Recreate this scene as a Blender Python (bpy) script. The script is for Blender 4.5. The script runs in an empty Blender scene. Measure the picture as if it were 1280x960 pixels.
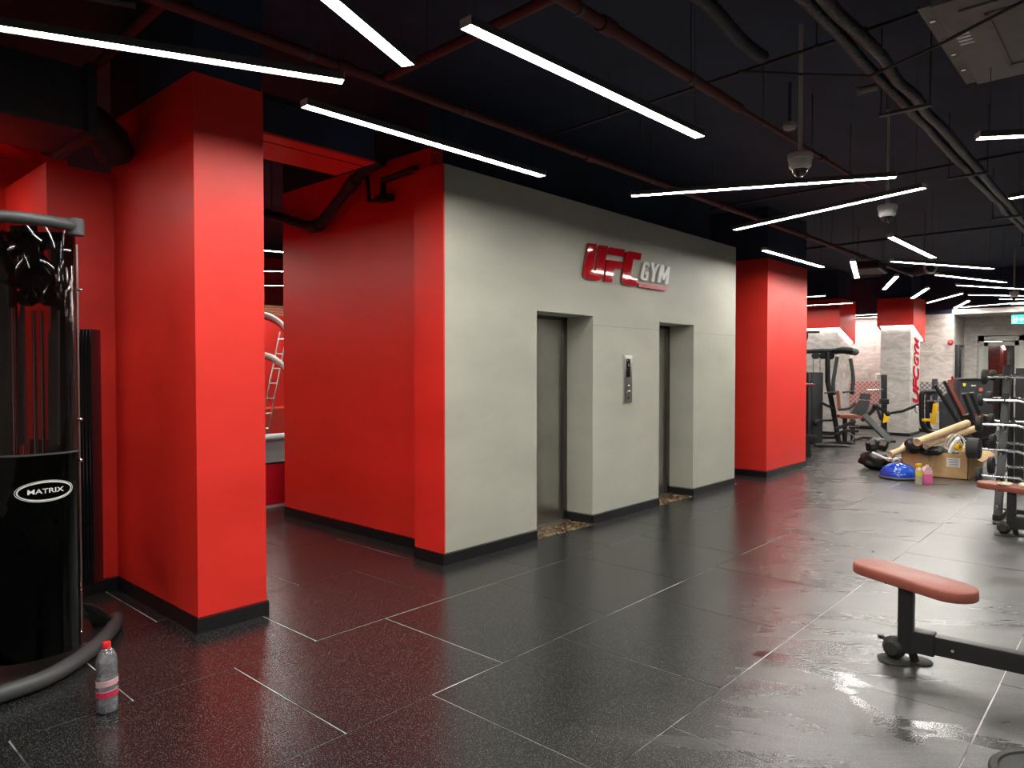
import bpy, bmesh, math, random
from math import sin, cos, pi, atan2, sqrt
from mathutils import Vector, Matrix
random.seed(7)
S = bpy.context.scene
C = S.collection

# ------------------------------------------------------------------ camera, world, exposure
FPX, CAMH = 888.0, 1.6
PIT, YAW = math.atan(20 / 888), math.atan(802 / 888)
cam = bpy.data.objects.new('camera', bpy.data.cameras.new('camera')); C.objects.link(cam)
cam.location = (0, 0, CAMH)
cam.rotation_euler = (pi / 2 - PIT, 0, YAW - pi / 2)
cam.data.sensor_width = 36; cam.data.lens = 36 * FPX / 1280
cam.data.clip_start = 0.05; cam.data.clip_end = 100
S.camera = cam
w = bpy.data.worlds.new('world'); S.world = w; w.use_nodes = True
w.node_tree.nodes['Background'].inputs[0].default_value = (0.55, 0.6, 0.75, 1)
w.node_tree.nodes['Background'].inputs[1].default_value = 0.0
S.view_settings.view_transform = 'Standard'; S.view_settings.look = 'None'
S.view_settings.exposure = 1.85; S.view_settings.gamma = 1; S.view_settings.use_curve_mapping = False
LAMP = 22.0          # radiance of the strip diffusers
LAMP_COL = (1.0, 0.97, 0.90)

FW = Vector((cos(YAW) * cos(PIT), sin(YAW) * cos(PIT), -sin(PIT)))
RT = Vector((sin(YAW), -cos(YAW), 0)); UP = RT.cross(FW); CM = Vector((0, 0, CAMH))
FH = Vector((cos(YAW), sin(YAW), 0))
def ray(x, y): return FW + RT * ((x - 640) / FPX) - UP * ((y - 480) / FPX)
def at(x, y, D):                      # world point seen at (x, y) and standing D metres ahead
    d = ray(x, y); return CM + d * (D / d.dot(FH))
def on_y(x, y, Y): d = ray(x, y); return CM + d * (Y / d.y)
def on_x(x, y, X): d = ray(x, y); return CM + d * (X / d.x)
def on_z(x, y, Z=0): d = ray(x, y); return CM + d * ((Z - CAMH) / d.z)

# ------------------------------------------------------------------ materials
def nt(name):
    m = bpy.data.materials.new(name); m.use_nodes = True
    return m, m.node_tree.nodes, m.node_tree.links, m.node_tree.nodes['Principled BSDF']
def mat(name, col, rough=0.5, metal=0.0, spec=0.5, noise=0.0, nscale=8, bump=0.0, bscale=60, emit=0, coat=0):
    m, N, L, b = nt(name)
    b.inputs['Base Color'].default_value = (*col, 1); b.inputs['Roughness'].default_value = rough
    b.inputs['Metallic'].default_value = metal; b.inputs['Specular IOR Level'].default_value = spec
    b.inputs['Coat Weight'].default_value = coat
    geo = N.new('ShaderNodeNewGeometry')
    if noise:
        n = N.new('ShaderNodeTexNoise'); n.inputs['Scale'].default_value = nscale; n.inputs['Detail'].default_value = 5
        L.new(geo.outputs['Position'], n.inputs['Vector'])
        r = N.new('ShaderNodeMapRange'); r.inputs['From Min'].default_value = .3; r.inputs['From Max'].default_value = .7
        r.inputs['To Min'].default_value = 1 - noise; r.inputs['To Max'].default_value = 1 + noise
        L.new(n.outputs['Fac'], r.inputs['Value'])
        mx = N.new('ShaderNodeMix'); mx.data_type = 'RGBA'; mx.blend_type = 'MULTIPLY'
        mx.inputs['Factor'].default_value = 1; mx.inputs['A'].default_value = (*col, 1)
        L.new(r.outputs['Result'], mx.inputs['B']); L.new(mx.outputs['Result'], b.inputs['Base Color'])
    if bump:
        n2 = N.new('ShaderNodeTexNoise'); n2.inputs['Scale'].default_value = bscale; n2.inputs['Detail'].default_value = 3
        L.new(geo.outputs['Position'], n2.inputs['Vector'])
        bp = N.new('ShaderNodeBump'); bp.inputs['Strength'].default_value = bump; bp.inputs['Distance'].default_value = .01
        L.new(n2.outputs['Fac'], bp.inputs['Height']); L.new(bp.outputs['Normal'], b.inputs['Normal'])
    if emit:
        b.inputs['Emission Color'].default_value = (*col, 1); b.inputs['Emission Strength'].default_value = emit
    return m
def wallpaint(name, col, rough=.55):
    m, N, L, b = nt(name)
    geo = N.new('ShaderNodeNewGeometry')
    mp = N.new('ShaderNodeMapping'); mp.inputs['Scale'].default_value = (.7, .7, 1.6)
    L.new(geo.outputs['Position'], mp.inputs['Vector'])
    n = N.new('ShaderNodeTexNoise'); n.inputs['Scale'].default_value = 1.6; n.inputs['Detail'].default_value = 6
    n.inputs['Roughness'].default_value = .6
    L.new(mp.outputs['Vector'], n.inputs['Vector'])
    cr = N.new('ShaderNodeValToRGB')
    cr.color_ramp.elements[0].position = .3; cr.color_ramp.elements[1].position = .72
    cr.color_ramp.elements[0].color = (*[c * .88 for c in col], 1); cr.color_ramp.elements[1].color = (*[min(1, c * 1.08) for c in col], 1)
    L.new(n.outputs['Fac'], cr.inputs['Fac']); L.new(cr.outputs['Color'], b.inputs['Base Color'])
    r = N.new('ShaderNodeMapRange'); r.inputs['To Min'].default_value = rough - .1; r.inputs['To Max'].default_value = rough + .12
    L.new(n.outputs['Fac'], r.inputs['Value']); L.new(r.outputs['Result'], b.inputs['Roughness'])
    n2 = N.new('ShaderNodeTexNoise'); n2.inputs['Scale'].default_value = 5; n2.inputs['Detail'].default_value = 8
    L.new(mp.outputs['Vector'], n2.inputs['Vector'])
    bp = N.new('ShaderNodeBump'); bp.inputs['Strength'].default_value = .25; bp.inputs['Distance'].default_value = .008
    L.new(n2.outputs['Fac'], bp.inputs['Height']); L.new(bp.outputs['Normal'], b.inputs['Normal'])
    return m
RED = wallpaint('red_paint', (.74, .026, .016), .42)
GREY = wallpaint('grey_paint', (.43, .43, .365), .5)
BLACKP = mat('black_ceiling_paint', (.015, .025, .056), .8, noise=.3, nscale=1.5)
def plaster():
    m, N, L, b = nt('textured_plaster')
    geo = N.new('ShaderNodeNewGeometry')
    mp = N.new('ShaderNodeMapping'); mp.inputs['Scale'].default_value = (1, 1, 2.2)
    L.new(geo.outputs['Position'], mp.inputs['Vector'])
    n = N.new('ShaderNodeTexNoise'); n.inputs['Scale'].default_value = 2.6; n.inputs['Detail'].default_value = 9
    n.inputs['Roughness'].default_value = .68; n.inputs['Distortion'].default_value = 1.2
    L.new(mp.outputs['Vector'], n.inputs['Vector'])
    cr = N.new('ShaderNodeValToRGB')
    cr.color_ramp.elements[0].position = .33; cr.color_ramp.elements[1].position = .66
    cr.color_ramp.elements[0].color = (.34, .31, .285, 1); cr.color_ramp.elements[1].color = (.62, .585, .55, 1)
    L.new(n.outputs['Fac'], cr.inputs['Fac']); L.new(cr.outputs['Color'], b.inputs['Base Color'])
    b.inputs['Roughness'].default_value = .7
    bp = N.new('ShaderNodeBump'); bp.inputs['Strength'].default_value = .4; bp.inputs['Distance'].default_value = .02
    L.new(n.outputs['Fac'], bp.inputs['Height']); L.new(bp.outputs['Normal'], b.inputs['Normal'])
    return m
PLASTER = plaster()
def rubber(name, far=False):
    m, N, L, b = nt(name)
    geo = N.new('ShaderNodeNewGeometry')
    P = geo.outputs['Position']
    def noise(scale, detail=4, rough=.5, vec=None, dist=0):
        n = N.new('ShaderNodeTexNoise'); n.inputs['Scale'].default_value = scale; n.inputs['Detail'].default_value = detail
        n.inputs['Roughness'].default_value = rough; n.inputs['Distortion'].default_value = dist
        L.new(vec or P, n.inputs['Vector']); return n.outputs['Fac']
    def rng(v, a, c, d, e, clamp=True):
        r = N.new('ShaderNodeMapRange'); r.clamp = clamp
        for k, x in zip(('From Min', 'From Max', 'To Min', 'To Max'), (a, c, d, e)): r.inputs[k].default_value = x
        L.new(v, r.inputs['Value']); return r.outputs['Result']
    def math_(op, a, c):
        n = N.new('ShaderNodeMath'); n.operation = op
        for i, x in enumerate((a, c)):
            if isinstance(x, (int, float)): n.inputs[i].default_value = x
            else: L.new(x, n.inputs[i])
        return n.outputs[0]
    # EPDM speckle
    v = N.new('ShaderNodeTexVoronoi'); v.inputs['Scale'].default_value = 200; L.new(P, v.inputs['Vector'])
    sp = rng(v.outputs['Distance'], .22, .42, 1, 0)
    vcol = N.new('ShaderNodeSeparateColor'); L.new(v.outputs['Color'], vcol.inputs[0])
    pick = math_('GREATER_THAN', vcol.outputs[0], .58)
    sp = math_('MULTIPLY', sp, pick)
    # mop swirls: dusty film stretched along the mopping direction
    mp = N.new('ShaderNodeMapping'); mp.vector_type = 'TEXTURE'; mp.inputs['Rotation'].default_value = (0, 0, math.radians(-56)); mp.inputs['Scale'].default_value = (1.9, .42, 1)
    L.new(P, mp.inputs['Vector'])
    sw = noise(1.3, 5, .6, mp.outputs['Vector'], 1.3)
    big = noise(.45, 2, .5)
    # wet, mopped side towards -Y, lightened too for the lamp sheen painted there
    sx = N.new('ShaderNodeSeparateXYZ'); L.new(P, sx.inputs[0])
    side = math_('ADD', math_('MULTIPLY', sx.outputs['Y'], -1.0), math_('MULTIPLY', sx.outputs['X'], .30))
    side = rng(math_('ADD', side, math_('MULTIPLY', big, 1.4)), -.45, 1.1, 0, 1)
    film_sheen = math_('MULTIPLY', rng(sw, .30, .68, .15, 1), side)
    sp2 = rng(noise(9, 5, .65, mp.outputs['Vector'], .8), .62, .80, 0, .5)      # small chalky marks
    spots = math_('MULTIPLY', sp2, rng(noise(.8, 3), .52, .66, 0, 1))
    mix = N.new('ShaderNodeMix'); mix.data_type = 'RGBA'
    mix.inputs['A'].default_value = (.011, .0115, .0125, 1); mix.inputs['B'].default_value = (.21, .205, .19, 1)
    f = math_('ADD', math_('MULTIPLY', film_sheen, .46), math_('MULTIPLY', sp, .62)); f = math_('ADD', f, math_('MULTIPLY', spots, .35))
    f = math_('MINIMUM', f, 1)
    L.new(f, mix.inputs['Factor']); L.new(mix.outputs['Result'], b.inputs['Base Color'])
    # wet patch left by the mop near the first bench
    wn = noise(2.4, 7, .66, mp.outputs['Vector'], 1.0)
    def seg_(ax, ay, bx_, by_):
        L2 = (bx_ - ax) ** 2 + (by_ - ay) ** 2; ux, uy = bx_ - ax, by_ - ay
        px_ = math_('SUBTRACT', sx.outputs['X'], ax); py_ = math_('SUBTRACT', sx.outputs['Y'], ay)
        t_ = math_('DIVIDE', math_('ADD', math_('MULTIPLY', px_, ux), math_('MULTIPLY', py_, uy)), L2)
        t_ = math_('MAXIMUM', math_('MINIMUM', t_, 1), 0)
        ex_ = math_('SUBTRACT', px_, math_('MULTIPLY', t_, ux)); ey_ = math_('SUBTRACT', py_, math_('MULTIPLY', t_, uy))
        return math_('SQRT', math_('ADD', math_('MULTIPLY', ex_, ex_), math_('MULTIPLY', ey_, ey_)), 0)
    dd = math_('MINIMUM', seg_(3.86, 1.56, 3.83, 1.10), seg_(3.72, 1.14, 3.40, .75)); dd = math_('MINIMUM', dd, seg_(3.55, .85, 3.62, .45))
    wet = rng(math_('ADD', math_('MULTIPLY', dd, -2.2), wn), .36, .42, 0, 1)
    ro = math_('ADD', rng(film_sheen, 0, 1, .20, .36), math_('MULTIPLY', noise(3, 4), .06))
    ro = math_('ADD', ro, math_('MULTIPLY', spots, .10))
    ro = math_('SUBTRACT', ro, math_('MULTIPLY', wet, .30)); ro = math_('MAXIMUM', ro, .05)
    L.new(ro, b.inputs['Roughness'])
    L.new(rng(film_sheen, 0, 1, .6, 1.3), b.inputs['Specular IOR Level'])
    bp = N.new('ShaderNodeBump'); bp.inputs['Strength'].default_value = .25; bp.inputs['Distance'].default_value = .002
    L.new(noise(160, 2), bp.inputs['Height'])
    bp2 = N.new('ShaderNodeBump'); bp2.inputs['Strength'].default_value = .05; bp2.inputs['Distance'].default_value = .02
    L.new(noise(4, 3), bp2.inputs['Height']); L.new(bp.outputs['Normal'], bp2.inputs['Normal'])
    L.new(bp2.outputs['Normal'], b.inputs['Normal'])
    return m
RUBBER = rubber('rubber_floor_tile')
GROUT = mat('pale_dusty_joint', (.52, .50, .47), .8, noise=1.0, nscale=2.2)
SKIRT = mat('black_skirting', (.008, .008, .009), .35)
STEEL = mat('brushed_steel', (.52, .515, .48), .30, 1, noise=.12, nscale=3)
DSTEEL = mat('dark_steel', (.16, .155, .14), .3, 1)
CHROME = mat('chrome', (.75, .75, .75), .15, 1)
FRAME = mat('matt_black_frame', (.012, .012, .013), .38)
FRAMEG = mat('dark_grey_frame', (.05, .052, .055), .45)
GLOSSB = mat('gloss_black', (.006, .006, .007), .07, coat=.5)
SHROUD = mat('charcoal_shroud', (.035, .037, .040), .5)
RUB = mat('black_rubber', (.018, .018, .018), .6, bump=.2, bscale=200)
BROWN = mat('brown_vinyl', (.30, .082, .058), .38, noise=.06, nscale=10, bump=.1, bscale=300)
GPAD = mat('grey_vinyl', (.05, .053, .056), .45)
YEL = mat('yellow_plastic', (.85, .50, .01), .4)
REDL = mat('gloss_red_acrylic', (.50, .004, .012), .06, coat=1)
LREDM = mat('matt_red_lettering', (.50, .006, .02), .8, spec=.1)
REDT = mat('red_trim', (.45, .02, .03), .3)
REDPIPE = mat('red_pipe', (.085, .010, .010), .6)
WHITE = mat('white_plastic', (.72, .72, .70), .35)
OFFW = mat('off_white_casing', (.42, .41, .39), .45)
GREYM = mat('galvanised_casing', (.15, .14, .13), .5, .3, noise=.15, nscale=6)
BLKDUCT = mat('black_duct', (.016, .018, .026), .55, bump=.4, bscale=25)
FOIL = mat('insulated_pipe', (.035, .035, .04), .35, .6, bump=.9, bscale=38)
CARD = mat('cardboard', (.50, .32, .15), .8, noise=.1, nscale=12)
CARDL = mat('pale_cardboard', (.60, .43, .25), .75, noise=.15, nscale=14)
BAG = mat('black_bin_bag', (.010, .010, .011), .38, bump=.6, bscale=14)
BLUE = mat('blue_rubber', (.004, .06, .50), .16, coat=.6)
PINKL = mat('pink_liquid', (.85, .16, .38), .3)
PINKC = mat('pale_pink_plastic', (.80, .48, .55), .3)
SPRAY = mat('greenish_plastic', (.50, .50, .40), .35)
CREAM = mat('cream_tissue', (.75, .68, .48), .8)
INK = mat('grey_print', (.16, .16, .16), .6)
STICKR = mat('red_sticker', (.75, .12, .12), .4)
STICKY = mat('yellow_sticker', (.75, .65, .03), .4)
ORANGE = mat('orange_label', (.85, .30, .02), .5)
GREEN = mat('green_exit_face', (.02, .50, .36), .4, emit=1.3)
EXITW = mat('white_exit_mark', (.8, 1, .95), .4, emit=1.6)
LAMPM = mat('lamp_diffuser', (1, 1, 1), .5); _b = LAMPM.node_tree.nodes['Principled BSDF']
_b.inputs['Emission Color'].default_value = (*LAMP_COL, 1); _b.inputs['Emission Strength'].default_value = LAMP
LEDM = mat('led_strip', (1, .97, .92), .5, emit=6)
CAPM = mat('bottle_cap_red', (.75, .02, .02), .35)
def glassy(name, tint, gloss=.08, rough=.03, body=None, bodymix=0, ior=1.45):
    m = bpy.data.materials.new(name); m.use_nodes = True; N = m.node_tree.nodes; L = m.node_tree.links
    N.remove(N['Principled BSDF']); out = N['Material Output']
    t = N.new('ShaderNodeBsdfTransparent'); t.inputs[0].default_value = (*tint, 1)
    g = N.new('ShaderNodeBsdfGlossy'); g.inputs['Roughness'].default_value = rough
    fr = N.new('ShaderNodeFresnel'); fr.inputs[0].default_value = ior
    a = N.new('ShaderNodeMath'); a.operation = 'ADD'; a.inputs[1].default_value = gloss; a.use_clamp = True
    L.new(fr.outputs[0], a.inputs[0])
    mx = N.new('ShaderNodeMixShader'); L.new(a.outputs[0], mx.inputs[0])
    last = t.outputs[0]
    if body:
        d = N.new('ShaderNodeBsdfDiffuse'); d.inputs[0].default_value = (*body, 1)
        m2 = N.new('ShaderNodeMixShader'); m2.inputs[0].default_value = bodymix
        L.new(t.outputs[0], m2.inputs[1]); L.new(d.outputs[0], m2.inputs[2]); last = m2.outputs[0]
    L.new(last, mx.inputs[1]); L.new(g.outputs[0], mx.inputs[2]); L.new(mx.outputs[0], out.inputs[0])
    return m
SMOKED = glassy('smoked_acrylic', (.48, .42, .42), .015, .02, ior=1.28)
SMOKED2 = glassy('dark_smoked_acrylic', (.035, .035, .038), .01, .03, ior=1.22)
PET = glassy('clear_bottle_plastic', (.93, .95, .97), .20, .05, (.85, .92, 1.0), .16)
GLASS = glassy('door_glass', (.75, .75, .75), .06, .01)
MIRROR = mat('mirror_glass', (.8, .8, .8), .02, 1)
def marble():
    m, N, L, b = nt('brown_marble')
    geo = N.new('ShaderNodeNewGeometry'); n = N.new('ShaderNodeTexNoise')
    n.inputs['Scale'].default_value = 17; n.inputs['Detail'].default_value = 8; n.inputs['Distortion'].default_value = 1.6
    L.new(geo.outputs['Position'], n.inputs['Vector'])
    cr = N.new('ShaderNodeValToRGB'); e = cr.color_ramp.elements
    e[0].position = .35; e[0].color = (.03, .018, .01, 1); e[1].position = .66; e[1].color = (.40, .32, .22, 1)
    x = e.new(.5); x.color = (.13, .075, .035, 1)
    L.new(n.outputs['Fac'], cr.inputs['Fac']); L.new(cr.outputs['Color'], b.inputs['Base Color'])
    b.inputs['Roughness'].default_value = .12; return m
MARBLE = marble()
def meshpanel(name, ca, cb):
    m, N, L, b = nt(name)
    geo = N.new('ShaderNodeNewGeometry'); s = N.new('ShaderNodeSeparateXYZ'); L.new(geo.outputs['Position'], s.inputs[0])
    def M(op, a, c=0.0):
        n = N.new('ShaderNodeMath'); n.operation = op
        for i, x in enumerate((a, c)):
            if isinstance(x, (int, float)): n.inputs[i].default_value = x
            else: L.new(x, n.inputs[i])
        return n.outputs[0]
    u = M('MULTIPLY', s.outputs['Y'], 9); v = M('MULTIPLY', s.outputs['Z'], 9)
    d1 = M('ABSOLUTE', M('SUBTRACT', M('FRACT', M('ADD', u, v)), .5)); d2 = M('ABSOLUTE', M('SUBTRACT', M('FRACT', M('SUBTRACT', u, v)), .5))
    f = M('MULTIPLY', M('GREATER_THAN', d1, .13), M('GREATER_THAN', d2, .13))
    mx = N.new('ShaderNodeMix'); mx.data_type = 'RGBA'; mx.inputs['A'].default_value = (*ca, 1); mx.inputs['B'].default_value = (*cb, 1)
    L.new(f, mx.inputs['Factor']); L.new(mx.outputs['Result'], b.inputs['Base Color']); return m
MESHRED = meshpanel('red_mesh_print', (.50, .46, .43), (.50, .14, .13))
MESHGREY = meshpanel('grey_mesh_print', (.10, .10, .10), (.42, .40, .38))

# ------------------------------------------------------------------ mesh building
class MB:
    def __init__(s): s.bm = bmesh.new(); s.mi = 0
    def _tag(s, faces):
        for f in faces: f.material_index = s.mi
    def mat(s, i): s.mi = i; return s
    def box(s, a, b, bev=0, M=None):
        a, b = Vector(a), Vector(b); c = (a + b) / 2; d = b - a
        r = bmesh.ops.create_cube(s.bm, size=1); vs = r['verts']
        bmesh.ops.scale(s.bm, vec=[abs(x) for x in d], verts=vs)
        fs = set(f for v in vs for f in v.link_faces); s._tag(fs)
        if bev:
            es = list(set(e for v in vs for e in v.link_edges))
            r = bmesh.ops.bevel(s.bm, geom=es, offset=bev, segments=2, affect='EDGES', profile=.6)
            vs = list(set(v for f in r['faces'] for v in f.verts) | set(v for v in vs if v.is_valid)); s._tag(r['faces'])
        bmesh.ops.translate(s.bm, vec=c, verts=vs)
        if M is not None: bmesh.ops.transform(s.bm, matrix=M, verts=vs)
        return s
    def obox(s, c, ax, sx, sy, sz, up=(0, 0, 1), bev=0):      # box centred on c with its x axis along ax
        ax = Vector(ax).normalized(); up = Vector(up); y = up.cross(ax).normalized(); z = ax.cross(y)
        M = Matrix.Translation(Vector(c)) @ Matrix((ax, y, z)).transposed().to_4x4()
        return s.box((-sx / 2, -sy / 2, -sz / 2), (sx / 2, sy / 2, sz / 2), bev, M)
    def beam(s, p, q, wd, ht, up=(0, 0, 1), bev=.006):
        p, q = Vector(p), Vector(q); up = Vector(up); d = (q - p)
        if abs(d.normalized().dot(up)) > .95: up = RT
        return s.obox((p + q) / 2, d, d.length, wd, ht, up, bev)
    def ring(s, c, x, y, rx, ry, n):
        return [s.bm.verts.new(c + x * (cos(2 * pi * i / n) * rx) + y * (sin(2 * pi * i / n) * ry)) for i in range(n)]
    def tube(s, pts, r, n=10, closed=False, cap=True, ry=None, radii=None):
        pts = [Vector(p) for p in pts]; m = len(pts); rings = []
        t0 = (pts[1] - pts[0]).normalized(); ref = Vector((0, 0, 1)) if abs(t0.z) < .9 else Vector((1, 0, 0))
        y = (ref - t0 * ref.dot(t0)).normalized()
        for i, p in enumerate(pts):
            if closed: t = pts[(i + 1) % m] - pts[i - 1]
            else: t = (pts[min(i + 1, m - 1)] - pts[max(i - 1, 0)])
            t.normalize(); y = (y - t * y.dot(t)); y = y.normalized() if y.length > 1e-6 else ref; x = y.cross(t)
            rr = radii[i] if radii else r
            rings.append(s.ring(p, x, y, rr, ry or rr, n))
        fs = []
        for i in range(m if closed else m - 1):
            A, B = rings[i], rings[(i + 1) % m]
            for k in range(n): fs.append(s.bm.faces.new((A[k], A[(k + 1) % n], B[(k + 1) % n], B[k])))
        if cap and not closed: fs.append(s.bm.faces.new(rings[0][::-1])); fs.append(s.bm.faces.new(rings[-1]))
        s._tag(fs); return s
    def cyl(s, p, q, r, r2=None, n=20):
        return s.tube([p, q], r, n, radii=[r, r if r2 is None else r2])
    def lathe(s, prof, c=(0, 0, 0), n=24, axis=(0, 0, 1), sx=1.0):
        ax = Vector(axis).normalized(); c = Vector(c)
        ref = Vector((1, 0, 0)) if abs(ax.x) < .9 else Vector((0, 1, 0))
        x = (ref - ax * ref.dot(ax)).normalized(); y = ax.cross(x)
        rings = [s.ring(c + ax * z, x, y, max(r, 1e-4) * sx, max(r, 1e-4), n) for r, z in prof]
        fs = []
        for A, B in zip(rings, rings[1:]):
            for k in range(n): fs.append(s.bm.faces.new((A[k], A[(k + 1) % n], B[(k + 1) % n], B[k])))
        fs.append(s.bm.faces.new(rings[0][::-1])); fs.append(s.bm.faces.new(rings[-1]))
        s._tag(fs); return s
    def prism(s, pts, ext, bev=0):
        ext = Vector(ext); A = [s.bm.verts.new(Vector(p)) for p in pts]; B = [s.bm.verts.new(Vector(p) + ext) for p in pts]
        fs = [s.bm.faces.new(A[::-1]), s.bm.faces.new(B)]; n = len(pts)
        for i in range(n): fs.append(s.bm.faces.new((A[i], A[(i + 1) % n], B[(i + 1) % n], B[i])))
        s._tag(fs)
        bmesh.ops.recalc_face_normals(s.bm, faces=fs)
        if bev:
            es = list(set(e for v in A + B for e in v.link_edges))
            r = bmesh.ops.bevel(s.bm, geom=es, offset=bev, segments=2, affect='EDGES'); s._tag(r['faces'])
        return s
    def ball(s, c, r, sc=(1, 1, 1), n=2, jit=0, rnd=None):
        q = bmesh.ops.create_icosphere(s.bm, subdivisions=n, radius=r); vs = q['verts']
        for v in vs:
            k = 1 + (rnd.uniform(-jit, jit) if rnd else 0)
            v.co = Vector((v.co.x * sc[0] * k, v.co.y * sc[1] * k, v.co.z * sc[2] * k)) + Vector(c)
        s._tag(set(f for v in vs for f in v.link_faces)); return s
    def poly(s, vs, faces):
        V = [s.bm.verts.new(Vector(v)) for v in vs]; s._tag([s.bm.faces.new([V[i] for i in f]) for f in faces]); return s
    def text(s, body, size, fn, depth, sx=1.0, shear=0, bold=0, align='CENTER'):    # fn(u, v, w) -> world point
        cu = bpy.data.curves.new('lettering', 'FONT'); cu.body = body; cu.size = size; cu.align_x = align; cu.align_y = 'CENTER'
        cu.extrude = depth / 2; cu.shear = shear; cu.offset = bold; cu.resolution_u = 3
        o = bpy.data.objects.new('lettering', cu); C.objects.link(o)
        dg = bpy.context.evaluated_depsgraph_get(); me = bpy.data.meshes.new_from_object(o.evaluated_get(dg))
        V = [s.bm.verts.new(fn(v.co.x * sx, v.co.y, v.co.z)) for v in me.vertices]
        for p in me.polygons:
            try: s._tag([s.bm.faces.new([V[i] for i in p.vertices])])
            except ValueError: pass
        bpy.data.objects.remove(o); bpy.data.curves.remove(cu); bpy.data.meshes.remove(me); return s
    def mesh(s, name, mats, org=(0, 0, 0), smooth=True, ang=35):
        me = bpy.data.meshes.new(name); bmesh.ops.translate(s.bm, vec=-Vector(org), verts=s.bm.verts)
        s.bm.to_mesh(me); s.bm.free()
        for m in (mats if isinstance(mats, (list, tuple)) else [mats]): me.materials.append(m)
        if smooth:
            me.polygons.foreach_set('use_smooth', [True] * len(me.polygons)); me.set_sharp_from_angle(angle=math.radians(ang))
        return me

def props(o, label=None, cat=None, group=None, kind=None):
    if label: o['label'] = label
    if cat: o['category'] = cat
    if group: o['group'] = group
    if kind: o['kind'] = kind
    return o
def thing(name, label, cat, loc=(0, 0, 0), group=None, kind=None):
    o = bpy.data.objects.new(name, None); C.objects.link(o); o.location = loc; o.empty_display_size = .1
    o['_org'] = list(loc)
    return props(o, label, cat, group, kind)
def org_of(p):
    while p.parent: p = p.parent
    return Vector(p['_org'])
def part(name, mb, m, parent, label=None, kind=None, smooth=True, ang=35):
    me = mb.mesh(name, m, org_of(parent), smooth, ang); o = bpy.data.objects.new(name, me); C.objects.link(o); o.parent = parent
    return props(o, label, kind=kind)
def single(name, mb, m, label, cat, loc=(0, 0, 0), group=None, kind=None, smooth=True, ang=35):
    me = mb.mesh(name, m, loc, smooth, ang); o = bpy.data.objects.new(name, me); C.objects.link(o); o.location = loc
    o['_org'] = list(loc); return props(o, label, cat, group, kind)
def dup(root, loc, rz, label, parent=None):
    r = root.copy(); C.objects.link(r)
    if parent is None:
        r.location = loc; r.rotation_euler = (0, 0, rz); r['_org'] = list(loc)
        if label: r['label'] = label
    else: r.parent = parent
    for ch in root.children: dup(ch, None, None, None, r)
    return r

# ------------------------------------------------------------------ the shell
ZC = 3.95
WY = 4.245
fl = thing('floor', 'black speckled rubber tile floor with pale joints and mop marks', 'floor', kind='structure')
b = MB().box((-4, -7, -.10), (26, 14, -.003)); part('screed', b, GROUT, fl, smooth=False)
tm = None; PX, PY = 1.007, 1.0225
far = MB(); nt_ = 0
for j in range(-8, 11):
    y0 = .555 + PY * j
    for i in range(-6, 27):
        x0 = (.79 if j % 2 == 0 else 1.29) + PX * i
        x1, y1 = x0 + PX, y0 + PY
        if x0 < -4 or x1 > 26 or y0 < -7 or y1 > 14: continue
        if y0 > 4.6 and x0 > 4.0 and x1 < 9.2 and y0 < 6.2: continue
        c = Vector(((x0 + x1) / 2, (y0 + y1) / 2, 0)); D = c.dot(FH); sd = c.dot(RT)
        wall_cut = (y0 < 4.25 < y1 and x0 > 3.7 and x1 < 9.5)
        seen = .4 < D < 13.5 and abs(sd) < .78 * D + 1.2 and y1 < 8.2
        if not seen or wall_cut:
            yb = 4.25 if wall_cut else y1
            mb = far if not wall_cut else MB()
            g = .0034
            mb.box((x0 + g, y0 + g, -.0045), (x1 - g, yb - g, 0))
            if wall_cut: part('tile', mb, RUBBER, fl, smooth=False)
            continue
        if tm is None:
            g = .0034; t = MB().box((-PX / 2 + g, -PY / 2 + g, -.0045), (PX / 2 - g, PY / 2 - g, 0)); tm = t.mesh('tile', RUBBER, smooth=False)
        o = bpy.data.objects.new('tile', tm); C.objects.link(o); o.parent = fl; nt_ += 1
        o.location = (c.x + random.uniform(-.0012, .0012), c.y + random.uniform(-.0012, .0012), random.uniform(-.0004, .0004))
part('distant_tiles', far, RUBBER, fl, kind='stuff', smooth=False)
print('tiles', nt_)
single('ceiling', MB().box((-4, -7, ZC), (26, 14, ZC + .2)), BLACKP, 'black painted concrete ceiling slab above the pipes and lamps', 'ceiling', kind='structure')

# lift lobby cladding with two openings
LX = [3.885, 5.043, 5.93, 7.24, 8.065, 9.25]; TOPZ, DH, DY = 3.24, 2.13, 4.575
wf = thing('wall_front', 'grey painted lift lobby wall with two door openings and a red end', 'wall', kind='structure')
b = MB()
for a, c in ((0, 1), (2, 3), (4, 5)): b.box((LX[a], WY, 0), (LX[c], 4.60, TOPZ))
for a, c in ((1, 2), (3, 4)): b.box((LX[a], WY, DH), (LX[c], 4.60, TOPZ))
part('cladding', b, GREY, wf, smooth=False)
SEAM = mat('grey_seam', (.27, .27, .235), .6)
b = MB()
for xa, xb in ((LX[2], LX[3]), (LX[4], LX[5])): b.box((xa, WY - .0012, 2.035), (xb, WY + .002, 2.040))
part('panel_seam', b, SEAM, wf, smooth=False)
part('end_face', MB().box((LX[0] - .012, WY - .004, .09), (LX[0] + .004, 4.60, TOPZ)), RED, wf, 'red end face of the grey wall', smooth=False)
core = thing('wall_left', 'tall red side wall of the lift core beside the passage', 'wall', kind='structure')
part('core_side', MB().box((4.06, 4.60, 0), (4.2, 7.0, 3.48)), RED, core, smooth=False)
part('core_top', MB().box((4.065, 4.61, 3.48), (4.2, 7.0, ZC)), BLACKP, core, smooth=False)
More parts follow.
